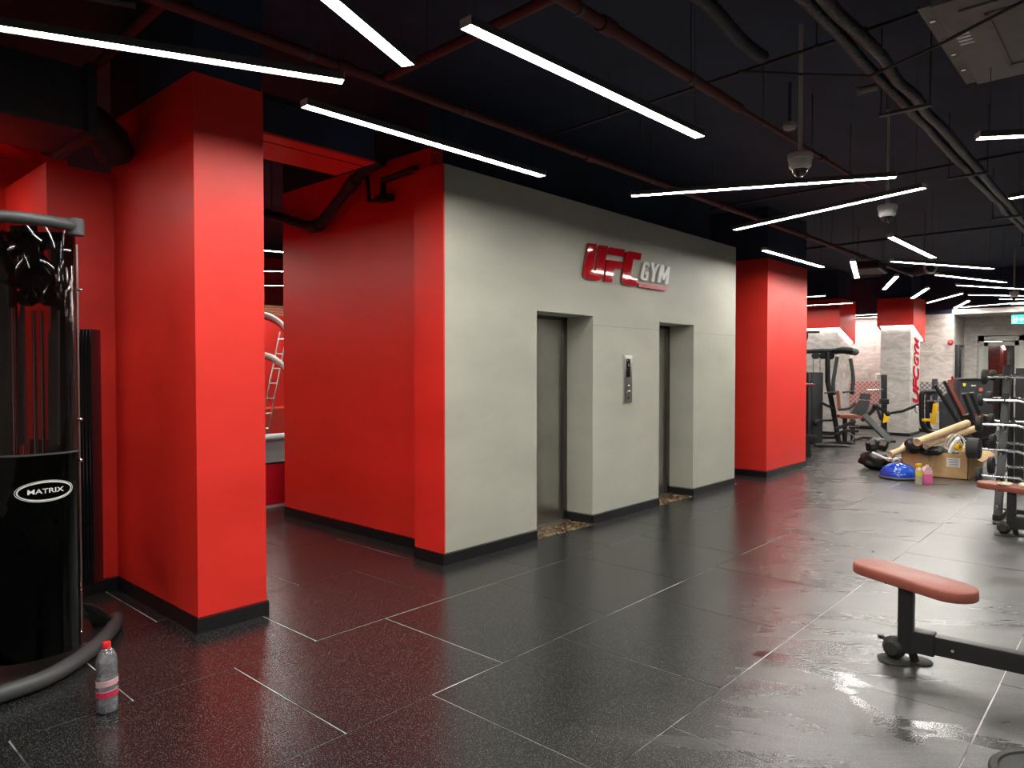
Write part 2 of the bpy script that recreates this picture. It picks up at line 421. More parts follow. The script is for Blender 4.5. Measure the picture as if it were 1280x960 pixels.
b = MB().box((4.2, 4.72, 0), (9.2, 7.0, ZC)); b.box((4.2, 4.60, TOPZ - .3), (9.2, 4.72, ZC)); part('core_front', b, BLACKP, core, smooth=False)

def skirting(name, pts, label, h=.085, t=.012, kind='structure'):
    b = MB()
    for (p, q, nx, ny) in pts:
        p, q = Vector((*p, 0)), Vector((*q, 0)); n = Vector((nx, ny, 0)) * t; d = (q - p).normalized() * t
        b.prism([p, q, q + n, p + n], (0, 0, h))
        b.prism([p + Vector((0, 0, h + .006)), q + Vector((0, 0, h + .006)), q + n * .5 + Vector((0, 0, h + .006)), p + n * .5 + Vector((0, 0, h + .006))], (0, 0, .004))
    return single(name, b, SKIRT, label, 'skirting', kind=kind, smooth=False)
X0 = LX[0] - .012
skirting('baseboard_front', [((X0, WY), (LX[1], WY), 0, -1), ((LX[2], WY), (LX[3], WY), 0, -1), ((LX[4], WY), (LX[5], WY), 0, -1),
         ((LX[2], WY), (LX[2], DY), -1, 0), ((LX[4], WY), (LX[4], DY), -1, 0), ((X0, WY - .012), (X0, 4.6), -1, 0)], 'black skirting along the grey lift wall')
skirting('baseboard_left', [((4.06, 4.6), (4.06, 7.0), -1, 0)], 'black skirting along the tall red side wall')

# lifts
for n, (xa, xb, lab) in enumerate(((LX[1], LX[2], 'nearer lift door of brushed steel in the grey wall'), (LX[3], LX[4], 'farther lift door of brushed steel in the grey wall')), 1):
    d = thing('door_%d' % n, lab, 'lift door', kind='structure')
    xm = xb - .06
    part('door_panel', MB().box((xa - .1, DY + .03, .015), ((xa + xm) / 2 - .002, DY + .05, DH)), STEEL, d, smooth=False)
    part('door_panel', MB().box(((xa + xm) / 2 + .002, DY + .03, .015), (xm, DY + .05, DH)), STEEL, d, smooth=False)
    b = MB().box((xm, DY - .0, 0), (xb, DY + .06, DH)); b.box((xa, DY - .0, DH - .035), (xb, DY + .06, DH)); b.box((xa, DY, 0), (xa + .03, DY + .06, DH))
    part('door_frame', b, DSTEEL, d, smooth=False)
    part('sill', MB().box((xa, DY - .05, 0), (xb, DY + .05, .012)), STEEL, d, smooth=False)
    part('marble_threshold', MB().box((xa, WY - .01, -.01), (xb, DY - .05, .006)), MARBLE, d, smooth=False)
    part('shaft_lining', MB().box((xa - .1, DY + .055, 0), (xb, DY + .09, DH + .1)), BLACKP, d, smooth=False)
cp = thing('lift_call_panel', 'tall narrow steel call plate between the two lift doors', 'call panel', (6.57, WY, 1.48))
part('plate', MB().box((6.49, WY - .012, 1.22), (6.652, WY, 1.735), .003), STEEL, cp)
part('recess_edge', MB().box((6.478, WY - .006, 1.208), (6.664, WY, 1.747)), GREY, cp, smooth=False)
part('display', MB().box((6.535, WY - .016, 1.50), (6.61, WY - .010, 1.70), .002), GLOSSB, cp)
part('arrow', MB().prism([(6.555, WY - .0165, 1.62), (6.59, WY - .0165, 1.62), (6.572, WY - .0165, 1.66)], (0, -.001, 0)), INK, cp, smooth=False)
for z in (1.40, 1.335): part('button', MB().lathe([(.0, 0), (.020, 0), (.020, .008), (.016, .010), (.0, .010)], (6.572, WY - .011, z), 16, (0, -1, 0)), CHROME, cp)
part('key_switch', MB().lathe([(.0, 0), (.012, 0), (.012, .006), (.0, .006)], (6.572, WY - .011, 1.275), 12, (0, -1, 0)), DSTEEL, cp)

# raised wall lettering
sg = thing('wall_lettering', 'large raised red and white lettering high on the grey lift wall', 'sign', (6.1, WY, 2.6))
def zp(x, y): return on_y(700 + x / 8, 280 + y / 8, WY - .035)
LET = [('letter', REDL, [(290, 190), (372, 200), (366, 226), (334, 465), (362, 469), (397, 236), (402, 210), (482, 220), (437, 490), (425, 535), (400, 560), (375, 567), (275, 548), (250, 530), (241, 505), (247, 450)]),
       ('letter', REDL, [(508, 233), (652, 256), (640, 328), (490, 305), (495, 255)]),
       ('letter_bar', REDL, [(480, 358), (632, 380), (618, 450), (546, 442), (522, 582), (445, 572)]),
       ('letter', REDL, [(662, 290), (675, 275), (700, 270), (818, 293), (805, 362), (735, 350), (706, 520), (718, 540), (778, 552), (768, 612), (745, 620), (660, 606), (636, 590), (626, 560), (630, 520)]),
       ('letter', WHITE, [(838, 388), (870, 378), (898, 386), (903, 402), (896, 430), (872, 426), (874, 411), (858, 409), (834, 530), (840, 541), (856, 543), (862, 506), (848, 503), (854, 472), (893, 479), (878, 553), (862, 567), (826, 561), (807, 540), (812, 498)]),
       ('letter', WHITE, [(912, 383), (940, 388), (950, 443), (975, 396), (1004, 402), (956, 492), (942, 580), (914, 574), (928, 490)]),
       ('letter', WHITE, [(1008, 406), (1040, 412), (1047, 496), (1076, 424), (1104, 430), (1080, 602), (1053, 598), (1068, 505), (1045, 562), (1026, 558), (1018, 500), (1005, 590), (978, 585)]),
       ('underline', REDT, [(790, 588), (1075, 632), (1066, 664), (1052, 670), (785, 627)])]
for nm, m_, pl in LET:
    b = MB().prism([zp(*p) for p in pl], (0, .022, 0), 0); part(nm, b, m_, sg, smooth=False)

# ------------------------------------------------------------------ red columns
def col_box(b, x0, x1, y0, y1, z0, z1): return b.box((x0, y0, z0), (x1, y1, z1))
o = thing('pillar', 'nearest tall red painted pillar left of the passage', 'pillar', kind='structure')
part('shaft', col_box(MB(), 1.885, 2.33, 4.25, 5.6, 0, 3.36), RED, o, smooth=False)
part('black_top', col_box(MB(), 1.89, 2.325, 4.255, 5.595, 3.36, ZC), BLACKP, o, smooth=False)
skirting('baseboard_pillar', [((1.873, 4.25), (2.342, 4.25), 0, -1), ((1.885, 4.25), (1.885, 5.55), -1, 0), ((2.33, 4.25), (2.33, 5.6), 1, 0)], 'black skirting round the nearest red pillar')
o = thing('wall_red', 'low red boxed wall abutting the nearest red pillar behind the cable machine', 'wall', kind='structure')
part('boxing', MB().box((1.47, 5.55, 0), (1.885, 6.6, 2.985)), RED, o, smooth=False)
skirting('baseboard_red', [((1.47, 5.55), (1.885, 5.55), 0, -1)], 'black skirting behind the black cable machine')
o = thing('wall_back', 'dim red wall seen above and left of the cable machine', 'wall', kind='structure')
part('panel', MB().box((-4, 6.6, 0), (1.9, 6.75, 3.3)), RED, o, smooth=False)
b = MB().prism([(.6, 5.2, 3.22), (1.7, 6.55, 3.22), (1.45, 6.6, 3.22), (.35, 5.35, 3.22)], (0, 0, .25)); part('beam', b, RED, o, smooth=False)
o = thing('pillar', 'second red painted pillar just beyond the grey lift wall', 'pillar', kind='structure')
part('shaft', col_box(MB(), 10.17, 11.75, 4.18, 5.4, 0, 3.2), RED, o, smooth=False)
part('black_top', col_box(MB(), 10.18, 11.74, 4.19, 5.39, 3.2, ZC), BLACKP, o, smooth=False)  # black upper shaft paints in the dark above the lamps
skirting('baseboard_pillar_far', [((10.158, 4.18), (11.75, 4.18), 0, -1), ((10.17, 4.18), (10.17, 5.4), -1, 0)], 'black skirting round the second red pillar')

# far pillars: grey plaster shaft, red slanted cladding with a light strip under it
def glow_pillar(label, x0, x1, y0, y1, zb, ze, lettering=False):
    o = thing('pillar', label, 'pillar', kind='structure')
    part('shaft', MB().box((x0, y0, .0), (x1, y1, 3.0)), PLASTER, o, smooth=False)
    e = .07
    P = [(x0 - e, y0 - e, zb), (x1 + e + .1, y0 - e, ze), (x1 + e + .1, y0 - e, 3.25), (x0 - e, y0 - e, 3.25)]
    part('red_cladding', MB().prism(P, (0, y1 - y0 + 2 * e, 0)), RED, o, smooth=False)
    part('black_top', MB().box((x0, y0, 3.25), (x1, y1, ZC)), BLACKP, o, smooth=False)
    s = MB(); s.beam((x0 - .03, y0 - .03, zb - .012), (x1 + .04, y0 - .03, ze + .03), .035, .02, bev=0)
    s.beam((x0 - .03, y0 - .03, zb - .012), (x0 - .03, y1, zb - .012), .035, .02, bev=0)
    part('light_strip', s, LEDM, o, smooth=False)
    part('skirting', MB().box((x0 - .012, y0 - .012, 0), (x1 + .012, y1, .07)), SKIRT, o, smooth=False)
    if lettering:
        def fn(u, v, w_): return Vector((x0 + .54 - v, y0 - .012 - w_, 1.58 + u))
        part('letter_strip', MB().text('UFC', .74, fn, .012, sx=.62, shear=.3, bold=.02, align='RIGHT'), LREDM, o, smooth=False)
        def fn2(u, v, w_): return Vector((x0 + .56 - v, y0 - .012 - w_, 1.62 + u))
        part('letter_strip', MB().text('GYM', .60, fn2, .012, sx=.52, shear=.3, bold=.012, align='LEFT'), LREDM, o, smooth=False)
    return o
glow_pillar('grey plaster pillar with red top and red vertical lettering', 18.55, 19.45, 4.22, 4.86, 2.60, 2.24, True)
yy = on_x(1047, 410, 17.8).y
glow_pillar('grey plaster pillar with red top half hidden behind the second red pillar', 17.8, 18.75, yy, yy + 1.2, 2.56, 2.2)

b = MB().box((20, 3.62, 0), (20.2, 14, 2.92)); b.box((20.2, 3.66, 0), (21.5, 3.80, 2.92))
o = thing('wall_far', 'pale textured plaster wall at the far end of the gym', 'wall', kind='structure'); part('plaster', b, PLASTER, o, smooth=False)
part('dark_upper', MB().box((20.02, 3.66, 2.92), (20.2, 14, ZC)), BLACKP, o, smooth=False)
o = thing('wall_doorway', 'grey plaster wall holding the far glazed double door', 'wall', kind='structure')
b = MB().box((21.5, 3.35, 0), (21.7, 3.66, 2.9)); b.box((21.5, -7, 2.42), (21.7, 3.35, 2.9)); b.box((21.5, -7, 0), (21.7, 1.4, 2.42)); part('plaster', b, PLASTER, o, smooth=False)
part('soffit', MB().box((20.0, -7, 2.9), (21.7, 3.66, 3.02)), PLASTER, o, smooth=False)
part('dark_upper', MB().box((20.02, -7, 3.02), (20.2, 3.66, ZC)), BLACKP, o, smooth=False)
for nm, y0, y1, m_ in (('trim_1', 4.9, 9.5, MESHRED), ('trim_2', 3.68, 4.7, MESHGREY)):
    single(nm, MB().box((19.985, y0, 0.55), (20, y1, 1.25)), m_, 'wire mesh print band %s' % ('in red on the far wall left of the lettered pillar' if y0 > 4.8 else 'in grey on the far wall right of the lettered pillar'), 'wall panel', kind='structure', smooth=False)
skirting('baseboard_far', [((20, 3.66), (20, 9), -1, 0)], 'black skirting along the far plaster wall')
for nm, a, c, lab in (('wall_right', (-4, -7.2, 0), (26, -7, ZC), 'grey plaster wall on the unseen right side'), ('wall_near', (-4.2, -7, 0), (-4, 14, ZC), 'grey wall on the unseen near side'), ('wall_end', (26, -7, 0), (26.2, 14, ZC), 'grey wall beyond the glazed door')):
    single(nm, MB().box(a, c), PLASTER, lab, 'wall', kind='structure', smooth=False)
single('wall_rear', MB().box((-4, 14, 0), (26, 14.2, ZC)), RED, 'dark red wall of the room beyond the passage', 'wall', kind='structure', smooth=False)

# far glazed double door
d = thing('door_3', 'far glazed double door with pale grey frame', 'door', kind='structure')
yl, yr = 3.33, 1.4; ym = 2.42
b = MB()
for y in (yl - .06, ym, yr + .06): b.box((21.44, y - .06, 0), (21.56, y + .06, 2.40))
b.box((21.44, yr, 2.28), (21.56, yl, 2.40)); part('frame', b, mat('pale_grey_frame', (.42, .42, .38), .4), d, smooth=False)
for ya, yb in ((yl - .12, ym + .06), (ym - .06, yr + .12)):
    b = MB()
    b.box((21.46, yb, .02), (21.52, yb + .09, 2.26)); b.box((21.46, ya - .09, .02), (21.52, ya, 2.26)); b.box((21.46, yb, .02), (21.52, ya, .14)); b.box((21.46, yb, 2.16), (21.52, ya, 2.26))
    lf = part('door_leaf', b, mat('leaf_grey', (.36, .36, .33), .4), d, smooth=False)
    part('glass', MB().box((21.485, yb + .09, .14), (21.495, ya - .09, 2.16)), GLASS, lf, smooth=False)
    part('handle', MB().cyl((21.42, yb + .05, .8), (21.42, yb + .05, 1.3), .014, n=10), CHROME, lf)
glow_pillar('stand-in red topped pillar beyond the far glazed door for a reflection in its glass', 23.9, 24.5, 3.2, 3.9, 2.35, 2.1)  # pillar added behind the glass in place of the reflected one
c_ = thing('hose_cabinet', 'tall narrow dark cabinet in the corner left of the far door', 'cabinet', (20.3, 3.6, 0))
pA, pB = on_y(1193, 470, 3.64), on_y(1203, 470, 3.64)
part('body', MB().box((20.25, 3.54, .3), (20.25 + .62, 3.65, 2.17), .01), FRAME, c_)
part('door', MB().box((20.29, 3.52, .36), (20.83, 3.54, 2.11), .006), GLOSSB, c_)
part('handle', MB().box((20.33, 3.50, 1.1), (20.36, 3.52, 1.25), .004), CHROME, c_)
al = at(1192, 428, 17.4)
a_ = thing('alarm_bell', 'small red alarm sounder on the far wall corner above the dark cabinet', 'alarm', (19.98, 3.72, 2.23))
part('base', MB().lathe([(0, 0), (.07, 0), (.05, .03), (0, .03)], (20.0, 3.68, 2.22), 16, (-1, 0, 0)), REDT, a_)
part('dome', MB().lathe([(0, .03), (.042, .03), (.04, .06), (.025, .08), (0, .085)], (20.0, 3.68, 2.22), 16, (-1, 0, 0)), STICKR, a_)
sk = thing('switch_plate', 'pale double switch plate on the far wall left of the lettered pillar', 'switch', (19.98, 5.19, 1.36))
part('plate', MB().box((19.985, 5.02, 1.28), (20, 5.36, 1.46), .004), WHITE, sk)
for k in (-.08, .08): part('rocker', MB().box((19.975, 5.19 + k - .045, 1.31), (19.986, 5.19 + k + .045, 1.43), .003), OFFW, sk)
ex = thing('exit_sign', 'green lit running man exit sign above the far door', 'sign', (20.5, 2.3, 2.72))
p0 = on_x(1264, 400, 20.3); yE = p0.y
part('casing', MB().box((20.30, yE - .55, 2.63), (20.36, yE, 2.85), .006), OFFW, ex)
part('face', MB().box((20.292, yE - .54, 2.64), (20.301, yE - .01, 2.84)), GREEN, ex, smooth=False)
b = MB(); X = 20.290
b.box((X - .003, yE - .10, 2.67), (X, yE - .04, 2.685)); b.box((X - .003, yE - .055, 2.67), (X, yE - .04, 2.81)); b.box((X - .003, yE - .14, 2.735), (X, yE - .04, 2.75)); b.box((X - .003, yE - .115, 2.69), (X, yE - .10, 2.80))
b.prism([(X - .003, yE - .16, 2.74), (X - .003, yE - .20, 2.78), (X - .003, yE - .20, 2.70)], (.003, 0, 0)); b.box((X - .003, yE - .26, 2.73), (X, yE - .20, 2.75))
for (ya, za, yb, zb) in ((.30, .79, .32, .70), (.36, .79, .34, .70), (.30, .79, .36, .79), (.42, .80, .42, .68), (.42, .80, .50, .80), (.42, .74, .48, .74), (.42, .68, .50, .68)):
    b.beam((X, yE - ya, 2 + za), (X, yE - yb, 2 + zb), .006, .014, up=(1, 0, 0), bev=0)
part('pictogram', b, EXITW, ex, smooth=False)
part('hanger', MB().cyl((20.33, yE - .27, 2.85), (20.33, yE - .27, ZC), .008, n=8), FRAMEG, ex)

# ------------------------------------------------------------------ strip lamps
ZL = 3.05
def make_lamp():
    t = thing('strip_light', 'x', 'ceiling light', (0, 0, 0), None)
    part('housing', MB().box((-1, -.034, .010), (1, .034, .036)).box((-1, -.034, -.002), (1, -.032, .010)).box((-1, .032, -.002), (1, .034, .010)), FRAMEG, t, smooth=False)
    part('diffuser', MB().box((-.998, -.032, .0005), (.998, .032, .009)), LAMPM, t, smooth=False)
    for s_ in (-1, 1):
        part('end_cap', MB().box((s_ * 1.0 - .002, -.0345, -.002), (s_ * 1.0 + .002, .0345, .037)), OFFW, t, smooth=False)
        part('cable', MB().cyl((s_ * .93, 0, .036), (s_ * .93, 0, ZC - ZL + .16), .0022, n=6), FRAMEG, t)
    return t
lamp0 = make_lamp(); used = [False]
def lamp(A, B, label, z=None, L=2.0, group=None):
    z = ZL if z is None else z
    A, B = Vector(A), Vector(B); d = (B - A); m_ = (A + B) / 2
    rz = atan2(d.y, d.x)
    if not used[0]: r = lamp0; used[0] = True; r.location = (m_.x, m_.y, z); r.rotation_euler = (0, 0, rz); r['label'] = label; r['_org'] = [m_.x, m_.y, z]
    else: r = dup(lamp0, (m_.x, m_.y, z), rz, label)
    if group: r['group'] = group
    return r
GL = 'suspended strip lights'
def seg(a, dirv, L=2.0):
    a = Vector(a); dirv = Vector(dirv).normalized(); return a, a + dirv * L
LL = [((2.17, 3.049), (.26, 3.93), 'longest looking strip light crossing the upper left corner'),
      ((2.22, 2.676), (.37, 1.92), 'strip light running off the top edge above the red pillar'),
      ((2.13, 2.19), (4.13, 2.138), 'large bright strip light in the upper middle nearest the camera'),
      ((2.17, 3.512), (4.17, 3.454), 'strip light along the top of the grey wall corner'),
      ((5.149, 3.287), (5.99, 1.48), 'nearly level strip light behind the first dome camera'),
      ((7.13, 3.28), (6.5, 1.40), 'slanted strip light below the first dome camera, rising right'),
      ((8.611, 3.589), (10.605, 3.56), 'strip light in front of the second red pillar'),
      ((8.68, 2.189), (10.70, 2.176), 'strip light beyond the second dome camera, pointing away down the gym'),
      ((5.327, .848), (6.4, -.84), 'strip light cut by the right edge below the ceiling unit'),
      ((7.40, .93), (6.9, -.99), 'strip light end at the right edge beside the insulated pipes'),
      ((10.3, 3.06), (12.25, 3.57), 'short looking steep strip light left of the ceiling grille'),
      ((14.35, 3.71), (12.45, 3.04), 'steep strip light right below the ceiling grille'),
      ((16.6, 3.76), (14.68, 3.07), 'steep strip light just above the lettered pillar'),
      ((10.67, 2.67), (12.45, 1.77), 'long strip light passing behind the round duct end'),
      ((12.70, 2.53), (14.55, 1.90), 'long strip light just under the round duct end'),
      ((14.53, 2.56), (16.25, 1.68), 'third long strip light below the round duct end'),
      ((16.70, 2.65), (18.0, 1.56), 'strip light directly behind the third dome camera'),
      ((17.95, 3.75), (16.2, 2.80), 'small strip light right of the lettered pillar top'),
      ((20.0, 3.60), (18.0, 2.98), 'slanted small strip light over the far wall corner'),
      ((19.8, 3.35), (19.05, 1.75), 'lowest small strip light above the far soffit'),
      ((18.0, 2.43), (19.5, 1.1), 'strip light near the right edge above the exit sign'),
      ((19.7, 2.45), (19.9, .45), 'faint farthest strip light near the exit sign')]
for A, B, lab in LL: lamp(A, B, lab)
lamp((14.775, 6.9), (14.84, 4.94), 'strip light end peeping out right of the second red pillar top')
lamp((16.855, 6.94), (16.89, 5.07), 'strip light just below it right of the second red pillar')
lamp((19.3, 7.0), (19.3, 4.98), 'upper of two level strip lights left of the lettered pillar top', 2.94)
lamp((19.65, 7.0), (19.7, 5.0), 'lower of two level strip lights left of the lettered pillar top', 2.90)
# lamps of the same field outside the frame, and those of the room beyond the passage
out = [((-.6, 1.2), (1.2, .5)), ((1.0, -.3), (2.9, -.9)), ((-2.6, 2.4), (-.8, 3.2)), ((-3.2, -.6), (-1.4, -1.4)), ((2.6, .2), (4.3, -.7)), ((3.4, -2.6), (5.4, -2.6)), ((.2, -2.6), (1.6, -3.9)),
       ((8.2, -.9), (10.1, -.3)), ((8.6, -3.0), (10.4, -3.7)), ((11.6, .4), (13.6, .4)), ((13.5, -1.6), (15.2, -2.5)), ((16.2, -.2), (18.1, .2)), ((17.2, -3.2), (19, -2.4)), ((-1.1, 5.9), (.9, 6.2)),  # last lamp here placed out of view to brighten the nearest pillar's left face
       ((6.3, -1.6), (7.6, -3.0)), ((-2.4, -3.6), (-.6, -3.0))]
for ch in bpy.data.objects['strip_light.008'].children:
    if ch.name.startswith('cable') and ch.data.vertices[0].co.x < 0: ch.scale = (1, 1, .43)
for A, B in out: lamp(A, B, 'suspended strip light outside the picture on the open gym side', group='strip lights outside the picture')
for px_a, py_a, z_, Dd in ((315, 0, 3.05, 8.8), (340, 0, 3.05, 10.7), (356, 0, 3.05, 12.5)):
    c = CM + ray(342, {8.8: 314, 10.7: 339, 12.5: 357}[Dd]) * (1.45 / ray(342, {8.8: 314, 10.7: 339, 12.5: 357}[Dd]).z)
    a_ = {8.8: -.25, 10.7: -.75, 12.5: -.70}[Dd]
    dv = Vector((cos(a_), sin(a_), 0)); lamp(c - dv, c + dv, {8.8: 'highest strip light seen through the narrow passage gap', 10.7: 'middle strip light seen through the narrow passage gap', 12.5: 'lowest strip light seen through the narrow passage gap'}[Dd])
lamp((2.15, 6.1), (2.3, 8.1), 'unseen strip light added behind the nearest red pillar to light the passage')  # extra lamp out of sight, added to brighten the red passage wall
lamp((3.2, 9.3), (1.6, 10.4), 'suspended strip light outside the picture beyond the passage', group='strip lights of the rear room')
lamp((7.2, 8.4), (9.0, 8.9), 'suspended strip light outside the picture beyond the passage', group='strip lights of the rear room')

# ------------------------------------------------------------------ ceiling services
def pipe(label, pts, r, m_, clips=0, name='sprinkler_pipe', cat='pipe'):
    t = thing(name, label, cat, pts[0]); part('run', MB().tube(pts, r, 12), m_, t)
    P0, P1 = Vector(pts[0]), Vector(pts[-1])
    for k in range(clips):
        f = (k + .4) / clips; p = P0.lerp(P1, f); d_ = (P1 - P0).normalized()
        part('hanger', MB().cyl(p + Vector((0, 0, r)), Vector((p.x, p.y, ZC)), .004, n=6).tube([p - d_ * .012, p + d_ * .012], r + .005, 12), FRAMEG, t)
        if k % 2: part('coupling', MB().tube([p + d_ * .25 - d_ * .05, p + d_ * .25 + d_ * .05], r + .012, 12), REDPIPE, t)
    return t
pipe('long dark red sprinkler pipe over the lift lobby wall', [(.6, 3.85, 3.50), (16, 3.62, 3.46)], .032, REDPIPE, 12)
pipe('dark red sprinkler pipe above the large bright strip light', [(-1, 2.30, 3.50), (4.9, 2.23, 3.46)], .034, REDPIPE, 5)
pipe('thin red pipe continuing past the first dome camera', [(4.9, 2.23, 3.46), (7.9, 2.19, 3.46)], .017, REDPIPE, 3)
pipe('dark red branch pipe crossing between the two long sprinkler pipes', [(2.96, 3.81, 3.52), (2.88, 1.6, 3.52)], .03, REDPIPE, 2)
pipe('dark red branch pipe near the upper left strip light', [(1.58, 3.84, 3.53), (1.64, 5.6, 3.53)], .028, REDPIPE, 1)
pipe('thin black conduit crossing above the bright strip light', [(4.8, 3.9, 3.6), (4.5, .6, 3.6)], .011, FRAME, 2, 'conduit')
pipe('thin black conduit crossing beyond the dome cameras', [(8.4, 4.2, 3.62), (8.0, -1.5, 3.62)], .014, FRAME, 2, 'conduit')
pipe('black conduit crossing over the far gym', [(12.3, 4.4, 3.62), (12.1, -2, 3.62)], .018, FRAME, 2, 'conduit')
def wavy(x0, x1, y, z, n, a=.02, sd=1):
    r_ = random.Random(sd); return [(x0 + (x1 - x0) * i / n, y + r_.uniform(-a, a), z + r_.uniform(-a, a)) for i in range(n + 1)]
t = thing('insulated_pipes', 'thick bundle of shiny black insulated pipes crossing the upper right ceiling', 'pipe', (2, 1.28, 3.4))
part('insulated_run', MB().tube(wavy(1.5, 17, 1.22, 3.42, 40, .012, 1), .034, 12), FOIL, t)
part('insulated_run', MB().tube(wavy(1.5, 17, 1.31, 3.43, 40, .012, 2), .032, 12), FOIL, t)
part('thin_pipe', MB().tube(wavy(1.5, 17, 1.27, 3.51, 40, .012, 3), .02, 8), BLKDUCT, t)
for x in (3.2, 5.4, 7.6, 10, 12.5): part('bracket', MB().box((x - .02, 1.12, 3.34), (x + .02, 1.44, 3.36)).cyl((x, 1.13, 3.35), (x, 1.13, ZC), .005, n=6).cyl((x, 1.43, 3.35), (x, 1.43, ZC), .005, n=6), FRAMEG, t)
fx = [(2.2 + k * .03, 1.80 + .03 * sin(k * .12), 3.52) for k in range(72)]
t = thing('flexible_duct', 'black corrugated flexible duct at the top edge', 'duct', fx[0])
part('hose', MB().tube(fx, .04, 12, radii=[.036 + (.006 if k % 2 else 0) for k in range(72)]), BLKDUCT, t)
single('loose_cable', MB().tube([(4.15, 1.9, 3.40), (4.35, 1.6, 3.36), (4.5, 1.25, 3.30), (4.42, .9, 3.34), (4.3, .5, 3.4)], .009, 8), FRAME, 'sagging black cable across the insulated pipes', 'cable', (4.15, 1.9, 3.4))
ts = thing('short_conduit', 'short grey conduit stub beside the insulated pipes', 'conduit', on_z(1070, 113, 3.4))
pa, pb = on_z(1072, 114, 3.4), on_z(1098, 108, 3.4)
part('tube', MB().cyl(pa, pb, .024, n=12), GREYM, ts); part('end_ring', MB().cyl(pa, pa + (pb - pa) * .12, .03, n=12), GREYM, ts)
# fan coil unit
ac = thing('ceiling_unit', 'large grey metal air conditioning unit hanging in the upper right corner', 'air conditioner', (4.9, .3, 3.5))
part('casing', MB().box((4.29, -.6, 3.50), (5.66, .905, 3.82), .006), GREYM, ac)
part('access_panel', MB().box((4.42, .10, 3.488), (5.52, .80, 3.50), .004), GREYM, ac)
b = MB()
for (a, c, e, f) in ((4.52, .18, 5.40, .20), (4.52, .68, 5.40, .70)): b.box((a, c, 3.480), (e, f, 3.489))
b.box((4.52, .18, 3.480), (4.54, .70, 3.489)); b.box((5.38, .18, 3.480), (5.40, .70, 3.489)); part('panel_rib', b, GREYM, ac, smooth=False)
part('side_flange', MB().box((4.27, .90, 3.50), (5.60, .96, 3.515)), GREYM, ac, smooth=False)
part('panel_seam', MB().box((4.30, .02, 3.494), (5.65, .035, 3.499)), FRAME, ac, smooth=False)
for k, x in enumerate((4.45, 4.75, 5.0, 5.3)): part('bolt', MB().lathe([(0, 0), (.014, 0), (.014, .01), (0, .01)], (x, .925, 3.499), 8, (0, 0, -1)), CHROME, ac)
b = MB()
for k in range(4): b.box((4.72 + k * .05, .80, 3.492), (4.745 + k * .05, .87, 3.4995))
part('label_marks', b, WHITE, ac, smooth=False)
part('coil_pipe', MB().tube([(4.2, .5, 3.62), (4.12, .62, 3.6), (4.10, .78, 3.58), (4.16, .9, 3.6), (4.3, .95, 3.68)], .022, 10), OFFW, ac)
# dome cameras
def dome(label, x, y, z, s_=1.0, white=OFFW):
    t = thing('dome_camera', label, 'security camera', (x, y, z), 'dome cameras on poles')
    part('pole', MB().cyl((x, y, z + .10 * s_), (x, y, ZC), .0155, n=12), OFFW, t)
    part('housing', MB().lathe([(0, .12), (.02, .12), (.022, .105), (.075, .10), (.082, .092), (.082, .062), (.076, .058), (.072, .01), (.060, -.004), (0, -.004)], (x, y, z), 28), white, t)
    part('dome', MB().lathe([(.052, 0), (.050, -.02), (.040, -.042), (.022, -.055), (0, -.058)], (x, y, z), 24), GLOSSB, t)
    part('dome_ring', MB().lathe([(.058, .002), (.058, -.006), (.052, -.008), (.052, .002)], (x, y, z), 24), WHITE, t)
dome('largest dome camera on a pole, left of the other two', 4.968, 1.823, 2.97)
dome('middle dome camera on a pole above the far strip lights', 7.124, 1.825, 2.985, white=WHITE)
dome('smallest dome camera at the right edge far down the gym', 17.0, 2.06, 3.0, white=WHITE)
t = thing('smoke_detector', 'small round smoke detector left of the largest dome camera pole', 'detector', (5.9, 2.26, 3.56))
part('body', MB().lathe([(0, .04), (.05, .04), (.055, .01), (.045, -.01), (.02, -.02), (0, -.02)], (5.92, 2.26, 3.58), 20), OFFW, t); part('stem', MB().cyl((5.92, 2.26, 3.62), (5.92, 2.26, ZC), .012, n=8), FRAMEG, t)
# grille and round duct end
gA = on_z(1072, 335, 3.2); t = thing('ceiling_grille', 'slatted metal ceiling grille beside the round duct end', 'grille', gA)
a1, a2, a3, a4 = on_z(1068, 337, 3.2), on_z(1098, 334, 3.2), on_z(1108, 341, 3.2), on_z(1078, 342, 3.2)
part('duct_body', MB().prism([a1, a2, a3, a4], (0, 0, .12)), BLKDUCT, t, smooth=False)
b = MB()
for p, q in ((a1, a2), (a2, a3), (a3, a4), (a4, a1)): b.beam(p, q, .05, .03, bev=0)
part('frame', b, GREYM, t, smooth=False)
for k in range(1, 8): part('slat', MB().beam(a1.lerp(a4, k / 8), a2.lerp(a3, k / 8), .03, .012, bev=0), GREYM, t, smooth=False)
cD = at(1163, 334, 10.6); t = thing('round_duct', 'round black duct end hanging among the far strip lights', 'duct', cD)
part('barrel', MB().tube([cD - FH * .0, cD + FH * .35], .085, 24), BLKDUCT, t)
part('rim', MB().tube([cD + (RT * cos(k * pi / 12) + Vector((0, 0, 1)) * sin(k * pi / 12)) * .087 for k in range(24)], .017, 8, closed=True), OFFW, t)
part('hub', MB().lathe([(0, .0), (.045, .0), (.03, .03), (0, .035)], cD, 16, -FH), GLOSSB, t)
part('hanger', MB().cyl(cD + Vector((0, 0, .08)) + FH * .15, Vector((cD.x + FH.x * .15, cD.y + FH.y * .15, ZC)), .006, n=6), FRAMEG, t)
